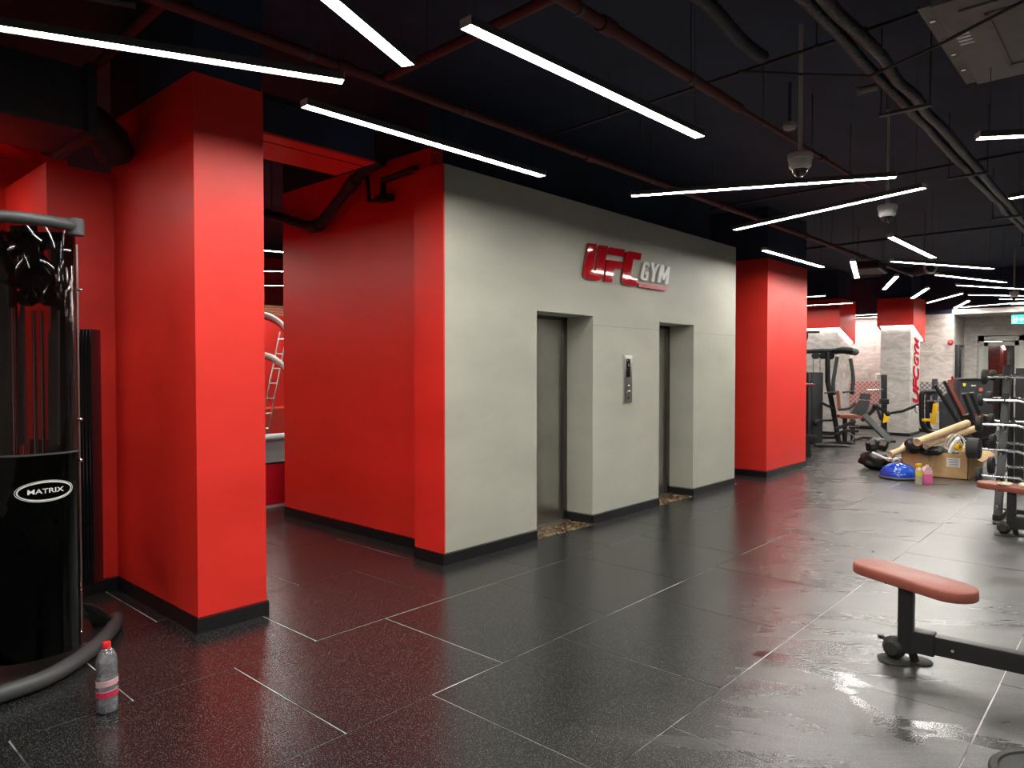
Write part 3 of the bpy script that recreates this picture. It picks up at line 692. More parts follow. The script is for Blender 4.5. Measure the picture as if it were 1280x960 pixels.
# passage services
t = thing('passage_ceiling_unit', 'boxed red ceiling unit spanning the passage behind the nearest pillar', 'air conditioner', (2.9, 4.8, 3.2))
part('casing', MB().box((2.34, 4.53, 3.212), (3.42, 5.05, 3.45), .006), BLACKP, t); part('red_underside', MB().box((2.34, 4.52, 3.195), (3.42, 5.06, 3.212)), RED, t, smooth=False); part('edge_rail', MB().box((2.33, 4.50, 3.44), (3.43, 5.06, 3.47)), FRAME, t, smooth=False)
part('joint_strip', MB().box((2.34, 4.66, 3.192), (3.42, 4.67, 3.196)), REDPIPE, t, smooth=False)
for x in (2.45, 3.3): part('hanger', MB().cyl((x, 4.8, 3.45), (x, 4.8, ZC), .006, n=6), FRAMEG, t)
t = thing('drain_pipe', 'thick black drain pipe bending up along the red passage wall', 'pipe', (4, 6.1, 3))
pp = [(3.90, 8.0, 3.33), (3.9, 7.1, 3.247), (3.9, 6.75, 3.16), (3.9, 6.3, 3.02), (3.9, 6.12, 2.99), (3.9, 6.0, 3.02), (3.9, 5.51, 3.295), (3.9, 5.30, 3.40), (3.9, 5.05, 3.42)]
part('run', MB().tube(pp, .05, 12), BLKDUCT, t)
for k in (1, 4, 6): p = Vector(pp[k]); d_ = (Vector(pp[k + 1]) - Vector(pp[k - 1])).normalized(); part('joint', MB().tube([p - d_ * .06, p + d_ * .06], .062, 12), BLKDUCT, t)
part('hanger', MB().cyl((3.9, 6.95, 3.2), (3.9, 6.95, ZC), .006, n=6), FRAMEG, t)
t = thing('cable_conduit', 'thin black bent conduit with a small valve on the red passage wall', 'conduit', (4, 5.2, 3.2))
part('run', MB().tube([(3.98, 5.52, 3.36), (3.98, 5.38, 3.36), (3.98, 5.36, 3.13), (3.98, 5.2, 3.115), (3.98, 5.03, 3.13)], .02, 8), FRAME, t)
part('riser', MB().tube([(3.98, 5.15, 3.12), (3.98, 5.15, 3.28), (3.98, 4.7, 3.30)], .032, 8), FRAME, t)
part('valve', MB().box((3.94, 5.06, 3.09), (4.03, 5.22, 3.15), .008), FRAME, t)
# left black air duct and pipes
t = thing('air_duct', 'dark square air duct left of the nearest red pillar', 'duct', (1.2, 5, 3.1))
part('duct_body', MB().box((-2, 4.78, 3.02), (1.52, 5.45, 3.40), .02), BLKDUCT, t)
part('flange', MB().box((.95, 4.74, 2.99), (1.0, 5.49, 3.43), .004), FRAMEG, t); part('flange', MB().box((1.48, 4.75, 2.99), (1.53, 5.48, 3.43), .004), BLKDUCT, t)
part('outlet_collar', MB().tube([(1.53, 5.1, 3.2), (1.62, 5.1, 3.17), (1.72, 5.12, 3.10), (1.78, 5.2, 3.04)], .12, 16), BLKDUCT, t)
single('grey_pipe', MB().tube([(-1.5, 4.45, 3.62), (.9, 4.5, 3.60), (1.55, 4.2, 3.60)], .02, 8), FRAMEG, 'thin grey pipe in the upper left corner', 'pipe', (0, 4.5, 3.6))

# ------------------------------------------------------------------ beyond the passage
pf = thing('training_platform', 'low bright red padded platform seen through the passage gap', 'platform', (4.6, 8.2, 0))
part('red_side', MB().box((2.8, 7.48, .03), (6.6, 10.6, .50), .01), mat('bright_red_vinyl', (.80, .012, .03), .35), pf)
part('edge_trim', MB().box((2.79, 7.47, 0), (6.61, 10.61, .03)), WHITE, pf, smooth=False)
part('deck', MB().box((2.8, 7.48, .50), (6.6, 10.6, .52)), RUB, pf, smooth=False)
wh = thing('padded_rail', 'white padded edge above the red platform', 'padding', (5.4, 9.8, .5))
for p0, p1, r in (((3.4, 8.65), (6.55, 8.95), .055),): part('pad', MB().tube([(p0[0], p0[1], .66), (p1[0], p1[1], .66)], r, 14), WHITE, wh)
for x in (3.6, 4.6, 5.3, 6.3): part('leg', MB().cyl((x, 8.65 + (x - 3.4) * .095, .52), (x, 8.65 + (x - 3.4) * .095, .62), .03, n=10), FRAME, wh)
c0 = at(336, 600, 10.9)
ar = thing('curved_cage_arch', 'pale curved cage arches seen through the passage gap', 'cage', (5.4, 10, .52))
for k, (zt, m_) in enumerate(((392, mat('pale_pad', (.62, .5, .48), .4)), (442, mat('pale_pad2', (.62, .55, .52), .4)))):
    pts = []
    for j in range(17):
        a = -.25 + j * .13; R = 46 + 0 * k
        x_ = 322 + R * sin(a) * 1.0; y_ = zt + R * (1 - cos(a)) * 1.15
        pts.append(at(x_, y_, 10.5))
    pts.append(at(370, zt + 120, 10.5)); 
    zb_ = pts[-1].copy(); zb_.z = .52; pts.append(zb_)
    part('arch', MB().tube(pts, .035, 10), m_, ar); part('red_edge', MB().tube([p + Vector((0, 0, -.055)) for p in pts[:-2]], .02, 8), REDT, ar)
ld = thing('ladder', 'slim metal ladder leaning behind the curved arches', 'ladder', (6, 11.5, 0))
for xs in ((330, 345, 350), (340, 354, 359)):
    a, c = at(xs[0] - 6, 545, 11.3), at(xs[2], 415, 11.6); part('rail', MB().beam(a, c, .03, .02), STEEL, ld)
for k in range(7):
    f = (k + .5) / 7; a = at(324, 545, 11.3).lerp(at(350, 415, 11.6), f); c = at(334, 545, 11.3).lerp(at(359, 415, 11.6), f)
    part('rung', MB().cyl(a, c, .012, n=8), STEEL, ld)
rr = single('red_partition', MB().box((2.0, 12.2, 0), (9, 12.3, 2.75)), RED, 'dark red partition behind the ladder', 'partition', (5, 12.2, 0), smooth=False)
b = MB()
for k in range(4): b.beam(at(325, 382 + k * 3, 12.0), at(362, 384 + k * 3.4, 12.35), .02, .03, bev=0)
part('timber_batten', b, CARDL, rr, 'pale timber battens', smooth=False)
rs = single('red_mat_pile', MB().box((5.2, 10.75, .0), (8.0, 11.3, .93)), mat('orange_red_mat', (.62, .05, .03), .4), 'stack of orange red mats behind the white padded edge', 'mats', (6, 11, 0), smooth=False)

# ------------------------------------------------------------------ bottle
bx, by = 1.169, 3.60
bt = thing('water_bottle', 'clear plastic water bottle with red cap on the floor by the machine base', 'bottle', (bx, by, 0))
pr_ = [(0, .004), (.034, .0), (.043, .006), (.046, .02), (.046, .06), (.0445, .066), (.046, .072), (.046, .165), (.0435, .172), (.046, .18), (.0435, .19), (.046, .20), (.0435, .21), (.046, .22), (.0455, .235), (.040, .262), (.027, .288), (.016, .300), (.0145, .306)]
part('body', MB().lathe(pr_, (bx, by, 0), 32), PET, bt)
part('cap', MB().lathe([(0, .302), (.0175, .302), (.018, .305), (.018, .322), (.016, .325), (0, .325)], (bx, by, 0), 20), CAPM, bt)
part('neck_ring', MB().lathe([(.0145, .295), (.019, .296), (.019, .299), (.0145, .300)], (bx, by, 0), 20), CAPM, bt)
lb = MB(); 
def band(b_, z0, z1, m_i, r=.0466, a0=0, a1=2 * pi, n=28, wave=0):
    vs, fs = [], []
    for k in range(n + 1):
        a = a0 + (a1 - a0) * k / n; dz = wave * sin(a * 1.0 + 2.2)
        vs += [(bx + r * cos(a), by + r * sin(a), z0 + dz), (bx + r * cos(a), by + r * sin(a), z1 + dz)]
    for k in range(n): fs.append((2 * k, 2 * k + 2, 2 * k + 3, 2 * k + 1))
    b_.mat(m_i).poly(vs, fs)
LBLR = mat('bottle_label_red', (.65, .03, .09), .4); LBLP = mat('bottle_label_pink', (.80, .38, .42), .4)
band(lb, .078, .105, 0, wave=.004); band(lb, .128, .150, 1, wave=.006); band(lb, .150, .156, 2, wave=.006); band(lb, .104, .107, 2, wave=.004)
part('label', lb, [LBLR, LBLP, WHITE], bt, 'red and pink wraparound label')
def bfn(u, v, w_):
    a = -2.42 + u / .047; r = .0475; return Vector((bx + r * cos(a), by + r * sin(a), .139 + v + .006 * sin(a + 2.2)))
part('label_marks', MB().text('lillilu', .022, bfn, .0004, sx=1.2, bold=.0006), WHITE, bt, smooth=False)
part('water', MB().lathe([(0, .008), (.040, .008), (.043, .02), (.043, .045), (0, .045)], (bx, by, 0), 24), glassy('water_tint', (.55, .72, .88), .05, .02), bt)

# ------------------------------------------------------------------ benches
def make_bench():
    t = thing('exercise_bench', 'x', 'bench', (0, 0, 0), 'benches with brown pads')
    # local frame: post at origin, beam towards +x, pad turned against it
    part('post', MB().box((-.038, -.036, .06), (.038, .036, .43), .012), FRAME, t)
    part('beam', MB().box((.02, -.035, .085), (1.35, .035, .185), .010), FRAME, t)
    part('end_sleeve', MB().box((.03, -.042, .075), (.14, .042, .195), .012), FRAME, t)
    for x, y in ((-.055, .0),):
        part('wheel', MB().lathe([(0, -.045), (.035, -.045), (.055, -.025), (.06, 0), (.055, .025), (.035, .045), (0, .045)], (x, y, .075), 20, (.25, 1, 0)), RUB, t)
    part('foot_disc', MB().lathe([(0, 0), (.085, 0), (.088, .006), (.08, .012), (.03, .02), (0, .02)], (-.05, -.0, 0), 24), RUB, t)
    part('foot_disc', MB().lathe([(0, 0), (.06, 0), (.062, .006), (.055, .012), (.03, .02), (0, .02)], (.06, .06, 0), 20), RUB, t)
    part('foot_post', MB().cyl((-.05, 0, .01), (-.05, 0, .06), .022, n=12), RUB, t)
    part('foot_post', MB().cyl((.04, .03, .01), (.02, .0, .10), .022, n=12), RUB, t)
    part('axle', MB().cyl((-.05, .03, .09), (-.14, .09, .085), .010, n=8).cyl((-.14, .09, .075), (-.14, .09, .095), .016, n=10), FRAME, t)
    for x, z in ((.22, .13), (.9, .13)): part('bolt', MB().lathe([(0, 0), (.008, 0), (.008, .003), (0, .003)], (x, -.035, z), 8, (0, -1, 0)), CHROME, t)
    part('cross_beam', MB().box((1.28, -.28, .06), (1.36, .28, .13), .01), FRAME, t)
    part('seat_plate', MB().box((-.10, -.05, .425), (.10, .05, .437), .003), FRAME, t)
    return t
def pad(t, L_, W_, th, rot, c, z0, parent=None):
    pts = []
    for s_ in (1, -1):
        for k in range(13):
            a = (-pi / 2 + pi * k / 12) if s_ > 0 else (pi / 2 + pi * k / 12)
            pts.append(Vector(((L_ / 2 - W_ / 2) * s_ + cos(a) * W_ / 2, sin(a) * W_ / 2, 0)))
    R = Matrix.Rotation(rot, 4, 'Z'); b = MB()
    rings = []
    for (ins, z) in ((.006, 0), (0, .006), (0, th - .014), (.004, th - .006), (.014, th), ):
        row = []
        for p in pts:
            q = p.copy(); l = sqrt(q.x ** 2 + q.y ** 2); 
            cx = max(-(L_ / 2 - W_ / 2), min(L_ / 2 - W_ / 2, q.x)); n_ = Vector((q.x - cx, q.y, 0)).normalized(); q -= n_ * ins; q.z = z
            row.append(b.bm.verts.new(Vector(c) + Vector((0, 0, z0)) + R @ q))
        rings.append(row)
    n = len(pts)
    for A, B in zip(rings, rings[1:]):
        for k in range(n): b.bm.faces.new((A[k], A[(k + 1) % n], B[(k + 1) % n], B[k]))
    b.bm.faces.new(rings[0][::-1]); b.bm.faces.new(rings[-1])
    p = part('pad', b, BROWN, t, ang=50)
    # piping seam round the top edge
    R_ = []
    for q0 in pts:
        cx = max(-(L_ / 2 - W_ / 2), min(L_ / 2 - W_ / 2, q0.x)); n_ = Vector((q0.x - cx, q0.y, 0)).normalized(); q = q0 - n_ * .004; q.z = th - .012
        R_.append(Vector(c) + Vector((0, 0, z0)) + R @ q)
    part('piping', MB().tube(R_, .0035, 6, closed=True), BROWN, p)
bench = make_bench()
BA = atan2(-.475, .03)
PA = atan2(-.649, -.306)
pad(bench, .69, .24, .06, PA - BA, (.02, .025, 0), .425)
bench.location = (4.268, .975, 0); bench.rotation_euler = (0, 0, BA); bench['label'] = 'nearest bench with brown oblong pad at the right edge'
b2 = dup(bench, (8.19, .985, 0), BA, 'farther bench with brown pad and tissues in front of the barbell rack')
tis = MB(); r_ = random.Random(4)
for k in range(5): tis.ball((8.17 + r_.uniform(-.04, .04), 1.0 + r_.uniform(-.14, .06), .497 + r_.uniform(0, .006)), .035, (1, 1.3, .45), 2, .28, r_)
single('crumpled_tissue', tis, CREAM, 'crumpled cream tissues lying on the farther brown bench pad', 'tissue', (8.1, .98, .485))
c = on_z(1272, 934, .06); cc = c - FH * .225
t = thing('weight_plate', 'black rubber weight plate lying in the bottom right corner', 'weight plate', (cc.x, cc.y, 0))
part('disc', MB().lathe([(.026, .0), (.215, 0), (.225, .01), (.225, .05), (.218, .058), (.195, .060), (.19, .052), (.12, .05), (.115, .058), (.07, .06), (.026, .06)], (cc.x, cc.y, 0), 48), RUB, t)
part('hub', MB().lathe([(.026, .0), (.055, 0), (.055, .062), (.026, .062)], (cc.x, cc.y, 0), 32), STEEL, t)

# ------------------------------------------------------------------ black cable machine, left
m = thing('cable_machine', 'black cable machine with curved smoked shield at the left edge', 'gym machine', (.9, 4.8, 0))
prof = [(-.55, 3.98), (-.2, 3.99), (.2, 4.02), (.55, 4.03), (.85, 4.055), (1.06, 4.105), (1.27, 4.27), (1.44, 4.47), (1.56, 4.66), (1.60, 4.76)]
def smooth_(P, k=4):
    out = []
    P = [Vector(p) for p in P]
    for i in range(len(P) - 1):
        p0, p1, p2, p3 = P[max(i - 1, 0)], P[i], P[i + 1], P[min(i + 2, len(P) - 1)]
        for j in range(k):
            t_ = j / k; out.append(.5 * ((2 * p1) + (-p0 + p2) * t_ + (2 * p0 - 5 * p1 + 4 * p2 - p3) * t_ ** 2 + (-p0 + 3 * p1 - 3 * p2 + p3) * t_ ** 3))
    out.append(P[-1]); return out
base = [Vector((p.x, p.y, 0)) for p in smooth_([(x, y, 0) for x, y in prof])]
part('base_tube', MB().tube([p + Vector((0, 0, .045)) for p in base], .042, 14), FRAMEG, m)
part('base_plate', MB().prism([Vector((p.x, p.y, .02)) + (Vector((.4, 5.0, .02)) - Vector((p.x, p.y, .02))) * .02 for p in base] + [Vector((-.55, 5.3, .02))], (0, 0, .02)), FRAME, m, smooth=False)
sh = [at(-130, 480, 3.45), at(-60, 480, 3.47), at(0, 480, 3.50), at(30, 480, 3.54), at(55, 480, 3.60), at(78, 480, 3.67), at(90, 480, 3.725), at(97, 480, 3.765)]
sh = smooth_([(p.x, p.y, 0) for p in sh], 5)
def sheet(z0, z1, off=0, th=.006):
    b = MB(); n = len(sh); rows = []
    for k, p in enumerate(sh):
        t_ = (sh[min(k + 1, n - 1)] - sh[max(k - 1, 0)]).normalized(); nn = Vector((t_.y, -t_.x, 0))
        rows.append((p + nn * off, p + nn * (off - th)))
    V = [[b.bm.verts.new((q.x, q.y, z)) for z in (z0, z1)] for r in rows for q in r]
    for k in range(n - 1):
        a, a2, c, c2 = V[2 * k], V[2 * k + 1], V[2 * k + 2], V[2 * k + 3]
        b.bm.faces.new((a[0], c[0], c[1], a[1])); b.bm.faces.new((a2[1], c2[1], c2[0], a2[0]))
        b.bm.faces.new((a[1], c[1], c2[1], a2[1])); b.bm.faces.new((a[0], a2[0], c2[0], c[0]))
    for q, s_ in ((0, 1), (len(V) - 2, -1)):
        a, a2 = V[q], V[q + 1]; b.bm.faces.new((a[0], a[1], a2[1], a2[0]) if s_ > 0 else (a[0], a2[0], a2[1], a[1]))
    return b
part('upper_shield', sheet(1.165, 2.33), SMOKED, m, 'smoked see-through upper shield', ang=60)
part('lower_shield', sheet(.12, 1.158), SMOKED2, m, 'glossy black lower shield', ang=60)
part('top_tube', MB().tube([p + Vector((0, 0, 2.345)) for p in sh], .030, 14), FRAMEG, m)
e = sh[-1]; part('tube_end', MB().cyl(Vector((e.x, e.y, 2.30)), Vector((e.x, e.y, 2.385)), .042, n=18), FRAMEG, m)
# oval badge on the lower shield
def shp(u, z, off):        # u metres along the shield from the camera-side pixel 50
    ls = [0]
    for a_, c__ in zip(sh, sh[1:]): ls.append(ls[-1] + (c__ - a_).length)
    u0 = min(range(len(sh)), key=lambda k: abs((sh[k] - Vector((at(50, 480, 3.62).x, at(50, 480, 3.62).y, 0))).length)); s_ = ls[u0] + u
    for k in range(len(sh) - 1):
        if ls[k] <= s_ <= ls[k + 1] or k == len(sh) - 2:
            f = (s_ - ls[k]) / (ls[k + 1] - ls[k]); p = sh[k].lerp(sh[k + 1], f); t_ = (sh[k + 1] - sh[k]).normalized(); n_ = Vector((t_.y, -t_.x, 0))
            q = p + n_ * off; return Vector((q.x, q.y, z))
zb = .975
for rx, rz_, wd, z_ in ((.122, .046, .0035, 0), (.132, .053, .0015, 0)):
    b = MB(); N_ = 48
    V = [[b.bm.verts.new(shp((rx + s_) * cos(2 * pi * k / N_), zb + (rz_ + s_) * sin(2 * pi * k / N_), .004)) for s_ in (-wd, wd)] for k in range(N_)]
    for k in range(N_): b.bm.faces.new((V[k][0], V[(k + 1) % N_][0], V[(k + 1) % N_][1], V[k][1]))
    part('badge_ring', b, WHITE, m, smooth=False)
part('badge_lettering', MB().text('MATRIX', .034, lambda u, v, w_: shp(u, zb + v, .005 + w_), .001, sx=1.32, bold=.0004), WHITE, m, smooth=False)
part('shield_seam', sheet(1.157, 1.166, .002, .010), FRAMEG, m)
def post(x, D, r=.035, z0=.03, z1=2.34, m_=FRAME, nm='upright', sq=True):
    p = at(x, 480, D)
    b = MB()
    if sq: b.obox((p.x, p.y, (z0 + z1) / 2), FH, r * 2, r * 2, z1 - z0, bev=.008)
    else: b.cyl((p.x, p.y, z0), (p.x, p.y, z1), r, n=16)
    part(nm, b, m_, m)
post(79, 4.20, .042, m_=FRAME); post(10, 4.3, .04, m_=FRAME); post(-60, 4.3, .04, m_=GLOSSB)
for x in (44, 54): post(x, 4.35, .013, .1, 1.95, CHROME, 'guide_rod', False)
for x in (18, 30): post(x, 4.15, .012, .1, 1.95, CHROME, 'guide_rod', False)
# weight stacks: separate plates
pw = at(49, 480, 4.35)
for k in range(14): part('stack_plate', MB().obox((pw.x, pw.y, .16 + k * .052), RT, .20, .12, .047, bev=.004), FRAME, m)
pw = at(24, 480, 4.15)
for k in range(14): part('stack_plate', MB().obox((pw.x, pw.y, .16 + k * .052), RT, .18, .12, .047, bev=.004), FRAME, m)
def wheel(x, y, D, r, nm='pulley'):
    p = at(x, y, D); part(nm, MB().lathe([(0, -.02), (r, -.02), (r, -.012), (r - .012, 0), (r, .012), (r, .02), (r * .3, .022), (r * .25, .03), (0, .03)], p, 28, -FH), GLOSSB, m)
wheel(49, 352, 4.1, .105); wheel(24, 330, 4.25, .08); wheel(76, 350, 4.25, .06)
b = MB(); 
for (xa, ya, xb, yb) in ((8, 300, 30, 352), (20, 290, 60, 330), (49, 352, 49, 300), (0, 350, 70, 372)): b.beam(at(xa, ya, 4.2), at(xb, yb, 4.2), .05, .03)
part('pulley_bracket', b, GLOSSB, m)
part('inner_frame', MB().beam(at(40, 560, 4.5), at(86, 562, 4.5), .05, .12).beam(at(62, 700, 4.5), at(88, 700, 4.5), .04, 1.15), FRAME, m)
wheel(34, 372, 4.0, .05); wheel(62, 372, 4.0, .05)
part('head_beam', MB().beam(at(-60, 300, 4.25), at(84, 302, 4.25), .07, .10), GLOSSB, m)
part('back_panel', MB().obox(at(30, 318, 4.5), RT, .16, .02, .36), FRAME, m)
for xs, y0, y1 in (((60, 72), 403, 556), ((22, 28), 385, 556)):
    P = [at(xs[0], y0 + 15, 4.05), at(xs[1], y0 - 15, 4.05), at(xs[1], y1, 4.05), at(xs[0], y1, 4.05)]
    part('guide_cover', MB().prism(P, FH * .02), mat('grey_acrylic', (.10, .095, .10), .25), m, smooth=False)
for y0, x0, x1 in ((300, 3, 30), (330, 12, 44), (372, 40, 60)):
    P = smooth_([at(x0, y0 - 12, 3.95), at((x0 + x1) / 2 - 4, y0 + 6, 3.93), at((x0 + x1) / 2 + 4, y0 - 4, 3.95), at(x1, y0 - 18, 3.98)], 5); part('cable', MB().tube(P, .006, 8), GLOSSB, m)
# edge rods with brass nuts right of the shield
e = at(98, 480, 4.05); part('edge_rod', MB().cyl((e.x, e.y, .10), (e.x, e.y, 2.3), .006, n=8), STEEL, m)
for y in (362, 524, 575, 738, 790): 
    p = at(100, y, 4.0); part('nut', MB().ball(p, .016, (1, 1, .8), 2), CHROME, m)
# black tube holder behind and the curved stay
p = at(110, 480, 4.25)
b = MB()
for k in range(-2, 3): b.obox((p.x + RT.x * k * .021, p.y + RT.y * k * .021, 1.07), RT, .019, .10, 1.52, bev=.006)
part('side_column', b, GLOSSB, m, 'ribbed black column beside the shield')
P = []
cx, cy = 103, 800
outer = [at(103 + 44 * sin(a), 803 - 48 * cos(a), 4.15 + .1 * a) for a in [k * pi / 2 / 12 for k in range(13)]]
inner = [at(103 + 17 * sin(a), 803 - 30 * cos(a), 4.15 + .1 * a) for a in [k * pi / 2 / 12 for k in range(13)]]
part('base_stay', MB().prism(outer + inner[::-1], FH * .02), FRAME, m, smooth=False)
p = at(103, 815, 3.9); part('corner_clip', MB().prism([at(97, 820, 3.86), at(111, 818, 3.86), at(106, 806, 3.88), at(101, 806, 3.88)], FH * .03), STEEL, m, smooth=False)

# ------------------------------------------------------------------ far gym
def gsingle(*a, **k): return single(*a, **k)
# barbell rack with fixed curl bars, rack axis parallel to Y
rk = thing('barbell_rack', 'black upright rack holding six rows of curl bars at the right edge', 'rack', (9.3, .9, 0))
def rpt(z, back=0): return 8.98 + .36 * z + back
for yr_ in (1.20, .36):
    b = MB()
    for q in range(5): b.beam((rpt(q * .32), yr_, q * .32 + .02), (rpt(q * .32 + .32), yr_, q * .32 + .34), .07, .10, up=(1, 0, 0))
    part('upright', b, FRAME, rk)
    part('rear_upright', MB().beam((rpt(0) + .95, yr_, .02), (rpt(1.55) + .14, yr_, 1.60), .06, .06, up=(1, 0, 0)), FRAME, rk)
    part('foot', MB().box((rpt(0) - .06, yr_ - .04, .0), (rpt(0) + 1.05, yr_ + .04, .06), .008), FRAME, rk)
    for k in range(8): part('hole_cap', MB().lathe([(0, 0), (.008, 0), (.008, .003), (0, .003)], (rpt(.25 + k * .17) - .052, yr_ + .0, .25 + k * .17), 8, (-1, 0, .2)), CHROME, rk)
part('cross_tie', MB().beam((rpt(.1) + .3, .36, .05), (rpt(.1) + .3, 1.20, .05), .05, .05), FRAME, rk)
q = on_z(1273, 612, 0); part('back_post', MB().box((q.x, q.y - .05, 0), (q.x + .10, q.y + .05, 1.60), .008), FRAME, rk)
zs = [1.502, 1.244, .962, .682, .408]
rads = [.085, .075, .095, .115, .10]
for z in zs + [.15]:
    for yr_ in (1.20, .36):
        part('hook', MB().tube([(rpt(z) - .01, yr_, z - .02), (rpt(z) - .07, yr_, z - .035), (rpt(z) - .10, yr_, z - .02), (rpt(z) - .105, yr_, z + .015)], .012, 8), CHROME, rk)
def curl_bar(x, y, z, r, label, L_=1.15, lw=.11):
    t = thing('curl_bar', label, 'barbell', (x, y, z), 'curl bars on the rack')
    pts = [(0, .0), (.20, 0), (.33, .0), (.42, -.035), (.52, .02), (.60, .02), (.70, -.035), (.79, 0), (1.12, 0)]
    part('bar', MB().tube([(x - .0 + q * .3, y - u, z + q) for u, q in pts], .018, 10), CHROME, t)
    for y_ in (y + lw / 2, y - 1.12 - lw / 2):
        part('weight', MB().lathe([(0, -lw / 2), (r * .85, -lw / 2), (r, -lw / 2 + .012), (r, lw / 2 - .012), (r * .85, lw / 2), (r * .4, lw / 2), (r * .38, lw / 2 - .006), (0, lw / 2 - .006)], (x, y_, z), 28, (0, 1, 0)), RUB, t)
names_ = ['top', 'second from top', 'third from top', 'fourth from top', 'fifth from top']
FRW = [(1234, 471), (1229, 500), (1228, 530), (1226, 561), (1227, 594)]; RRW = [(1245, 469), (1241, 497), (1243, 526), (1245, 553), (1243, 582)]
for k, z in enumerate(zs):
    X = rpt(z) - .085; q = on_x(*FRW[k], X)
    curl_bar(X, q.y, q.z, (.085, .07, .085, .115, .085)[k], 'chrome curl bar on the %s front hook of the rack' % names_[k], lw=(.05, .05, .06, .13, .05)[k])
    X2 = rpt(z) + .14 + .28 * (1.6 - z); q2 = on_x(*RRW[k], X2)
    curl_bar(X2, q2.y, q2.z, (.06, .07, .08, .09, .10)[k], 'curl bar behind the %s row on the rear side of the rack' % names_[k], lw=.06)
    for yr_ in (1.20, .36): part('rear_hook', MB().tube([(X2 - .15, yr_, q2.z - .04), (X2, yr_, q2.z - .03), (X2 + .035, yr_, q2.z + .01)], .012, 8), FRAME, rk)

# cardboard box with rubbish
bx0, bx1, by0, by1, bh = 11.85, 13.05, 1.94, 2.80, .365
cb = thing('cardboard_box', 'long open brown cardboard box full of tubes and cables', 'box', (12.4, 2.4, 0))
b = MB(); th = .012
b.box((bx0, by0, 0), (bx0 + th, by1, bh)); b.box((bx1 - th, by0, 0), (bx1, by1, bh)); b.box((bx0, by0, 0), (bx1, by0 + th, bh)); b.box((bx0, by1 - th, 0), (bx1, by1, bh)); b.box((bx0, by0, 0), (bx1, by1, th))
part('carton', b, CARD, cb, smooth=False)
b = MB(); b.prism([(bx0, by1, bh), (bx0 - .02, by1 + .02, bh + .05), (bx0 + .7, by1 + .12, bh + .06), (bx0 + .7, by1, bh)], (0, 0, .008)); part('flap', b, CARDL, cb, smooth=False)
b = MB().prism([(bx0, by0, bh), (bx1, by0, bh), (bx1 - .02, by0 - .16, bh - .10), (bx0 + .02, by0 - .16, bh - .10)], (0, 0, .008)); part('flap', b, CARD, cb, smooth=False)
part('shipping_label', MB().box((bx0 - .003, by0 + .10, .17), (bx0, by0 + .27, .30)), WHITE, cb, smooth=False)
b = MB()
for k in range(5): b.box((bx0 - .005, by0 + .12, .185 + k * .022), (bx0 - .003, by0 + .25 - .02 * (k % 2), .193 + k * .022))
part('label_print', b, INK, cb, smooth=False)
part('orange_label', MB().box((bx0 - .003, by1 - .22, .275), (bx0, by1 - .12, .335)), ORANGE, cb, smooth=False)
part('tape_strip', MB().box((bx0 - .002, by0 + .46, .22), (bx0, by0 + .51, bh)).box((bx0 - .002, by0 + .46, 0), (bx0, by0 + .51, .08)), mat('brown_tape', (.36, .22, .10), .35), cb, smooth=False)
def ctube(label, p, q, r, m_=CARDL, D=None, hollow=True, name='cardboard_tube'):
    p, q = Vector(p), Vector(q); d_ = (q - p).normalized(); t = thing(name, label, 'cardboard tube', p)
    L_ = (q - p).length
    part('tube', MB().lathe([(r * .8, .02), (r * .82, 0), (r, 0), (r, L_), (r * .82, L_), (r * .8, L_ - .03)], p, 20, d_), m_, t)
    part('inside_shade', MB().lathe([(0, .05), (r * .78, .05), (r * .78, .06), (0, .06)], p, 16, d_), mat('tube_shade', (.05, .03, .02), .8), t)  # dark plug paints the shade inside the open end
    return t
ctube('longest thick cardboard tube leaning over the top of the box', at(1146, 553, 10.2), at(1209, 529, 10.9), .055)
ctube('cardboard tube with a grey band leaning in the box on the right', at(1180, 549, 10.6), at(1218, 536, 10.9), .05)
part('grey_band', MB().lathe([(0, 0), (.054, 0), (.054, .16), (0, .16)], at(1192, 545, 10.7), 20, at(1218, 536, 10.9) - at(1180, 549, 10.6)), mat('grey_tape', (.22, .20, .18), .5), bpy.data.objects['cardboard_tube.001'])
ctube('flat cardboard tube under the longest one', at(1158, 558, 10.3), at(1188, 546, 10.7), .032)
ctube('short cardboard tube poking left from the box over the bin bag', at(1112, 568, 10.4), at(1138, 558, 10.7), .045)
ctube('cardboard tube with its dark open end facing the camera at the right of the box', at(1211, 565, 9.95), at(1198, 560, 10.7), .052)
# packing rubbish
sb = thing('black_packing_sheet', 'crumpled dark plastic sheet bulging from the box', 'plastic sheet', at(1160, 562, 10.3))
r_ = random.Random(11); b = MB()
b.ball(at(1165, 563, 10.5), .16, (1.6, 1.1, .5), 3, .10, r_); b.ball(at(1142, 557, 10.5), .13, (.8, .9, .9), 3, .12, r_); b.ball(at(1185, 565, 10.6), .15, (1.2, 1, .4), 3, .12, r_)
part('sheet', b, BAG, sb)
cl = thing('cable_coil', 'loops of white cable hanging over the box edge', 'cable', at(1192, 556, 10.1))
for k in range(4):
    c_0 = at(1190 + k * 3.2, 553 + (k % 2) * 2, 10.05 + .02 * k); P = []
    for j in range(20):
        a = 2 * pi * j / 20; P.append(c_0 + RT * (.10 * cos(a)) + Vector((0, 0, 1)) * (.115 * sin(a)) + FH * (.03 * sin(2 * a)))
    part('loop', MB().tube(P, .007, 6, closed=True), WHITE, cl)
P = smooth_([at(1187, 566, 10.0), at(1190, 558, 10.0), at(1195, 551, 10.0), at(1199, 548, 10.02)], 4)
single('white_trunking', MB().tube(P, .026, 8), WHITE, 'short curved white plastic trunking resting on the box edge', 'trunking', P[0])
tp = at(1198, 559, 9.98); t = thing('tape_roll', 'roll of orange tape on the box edge', 'tape', tp)
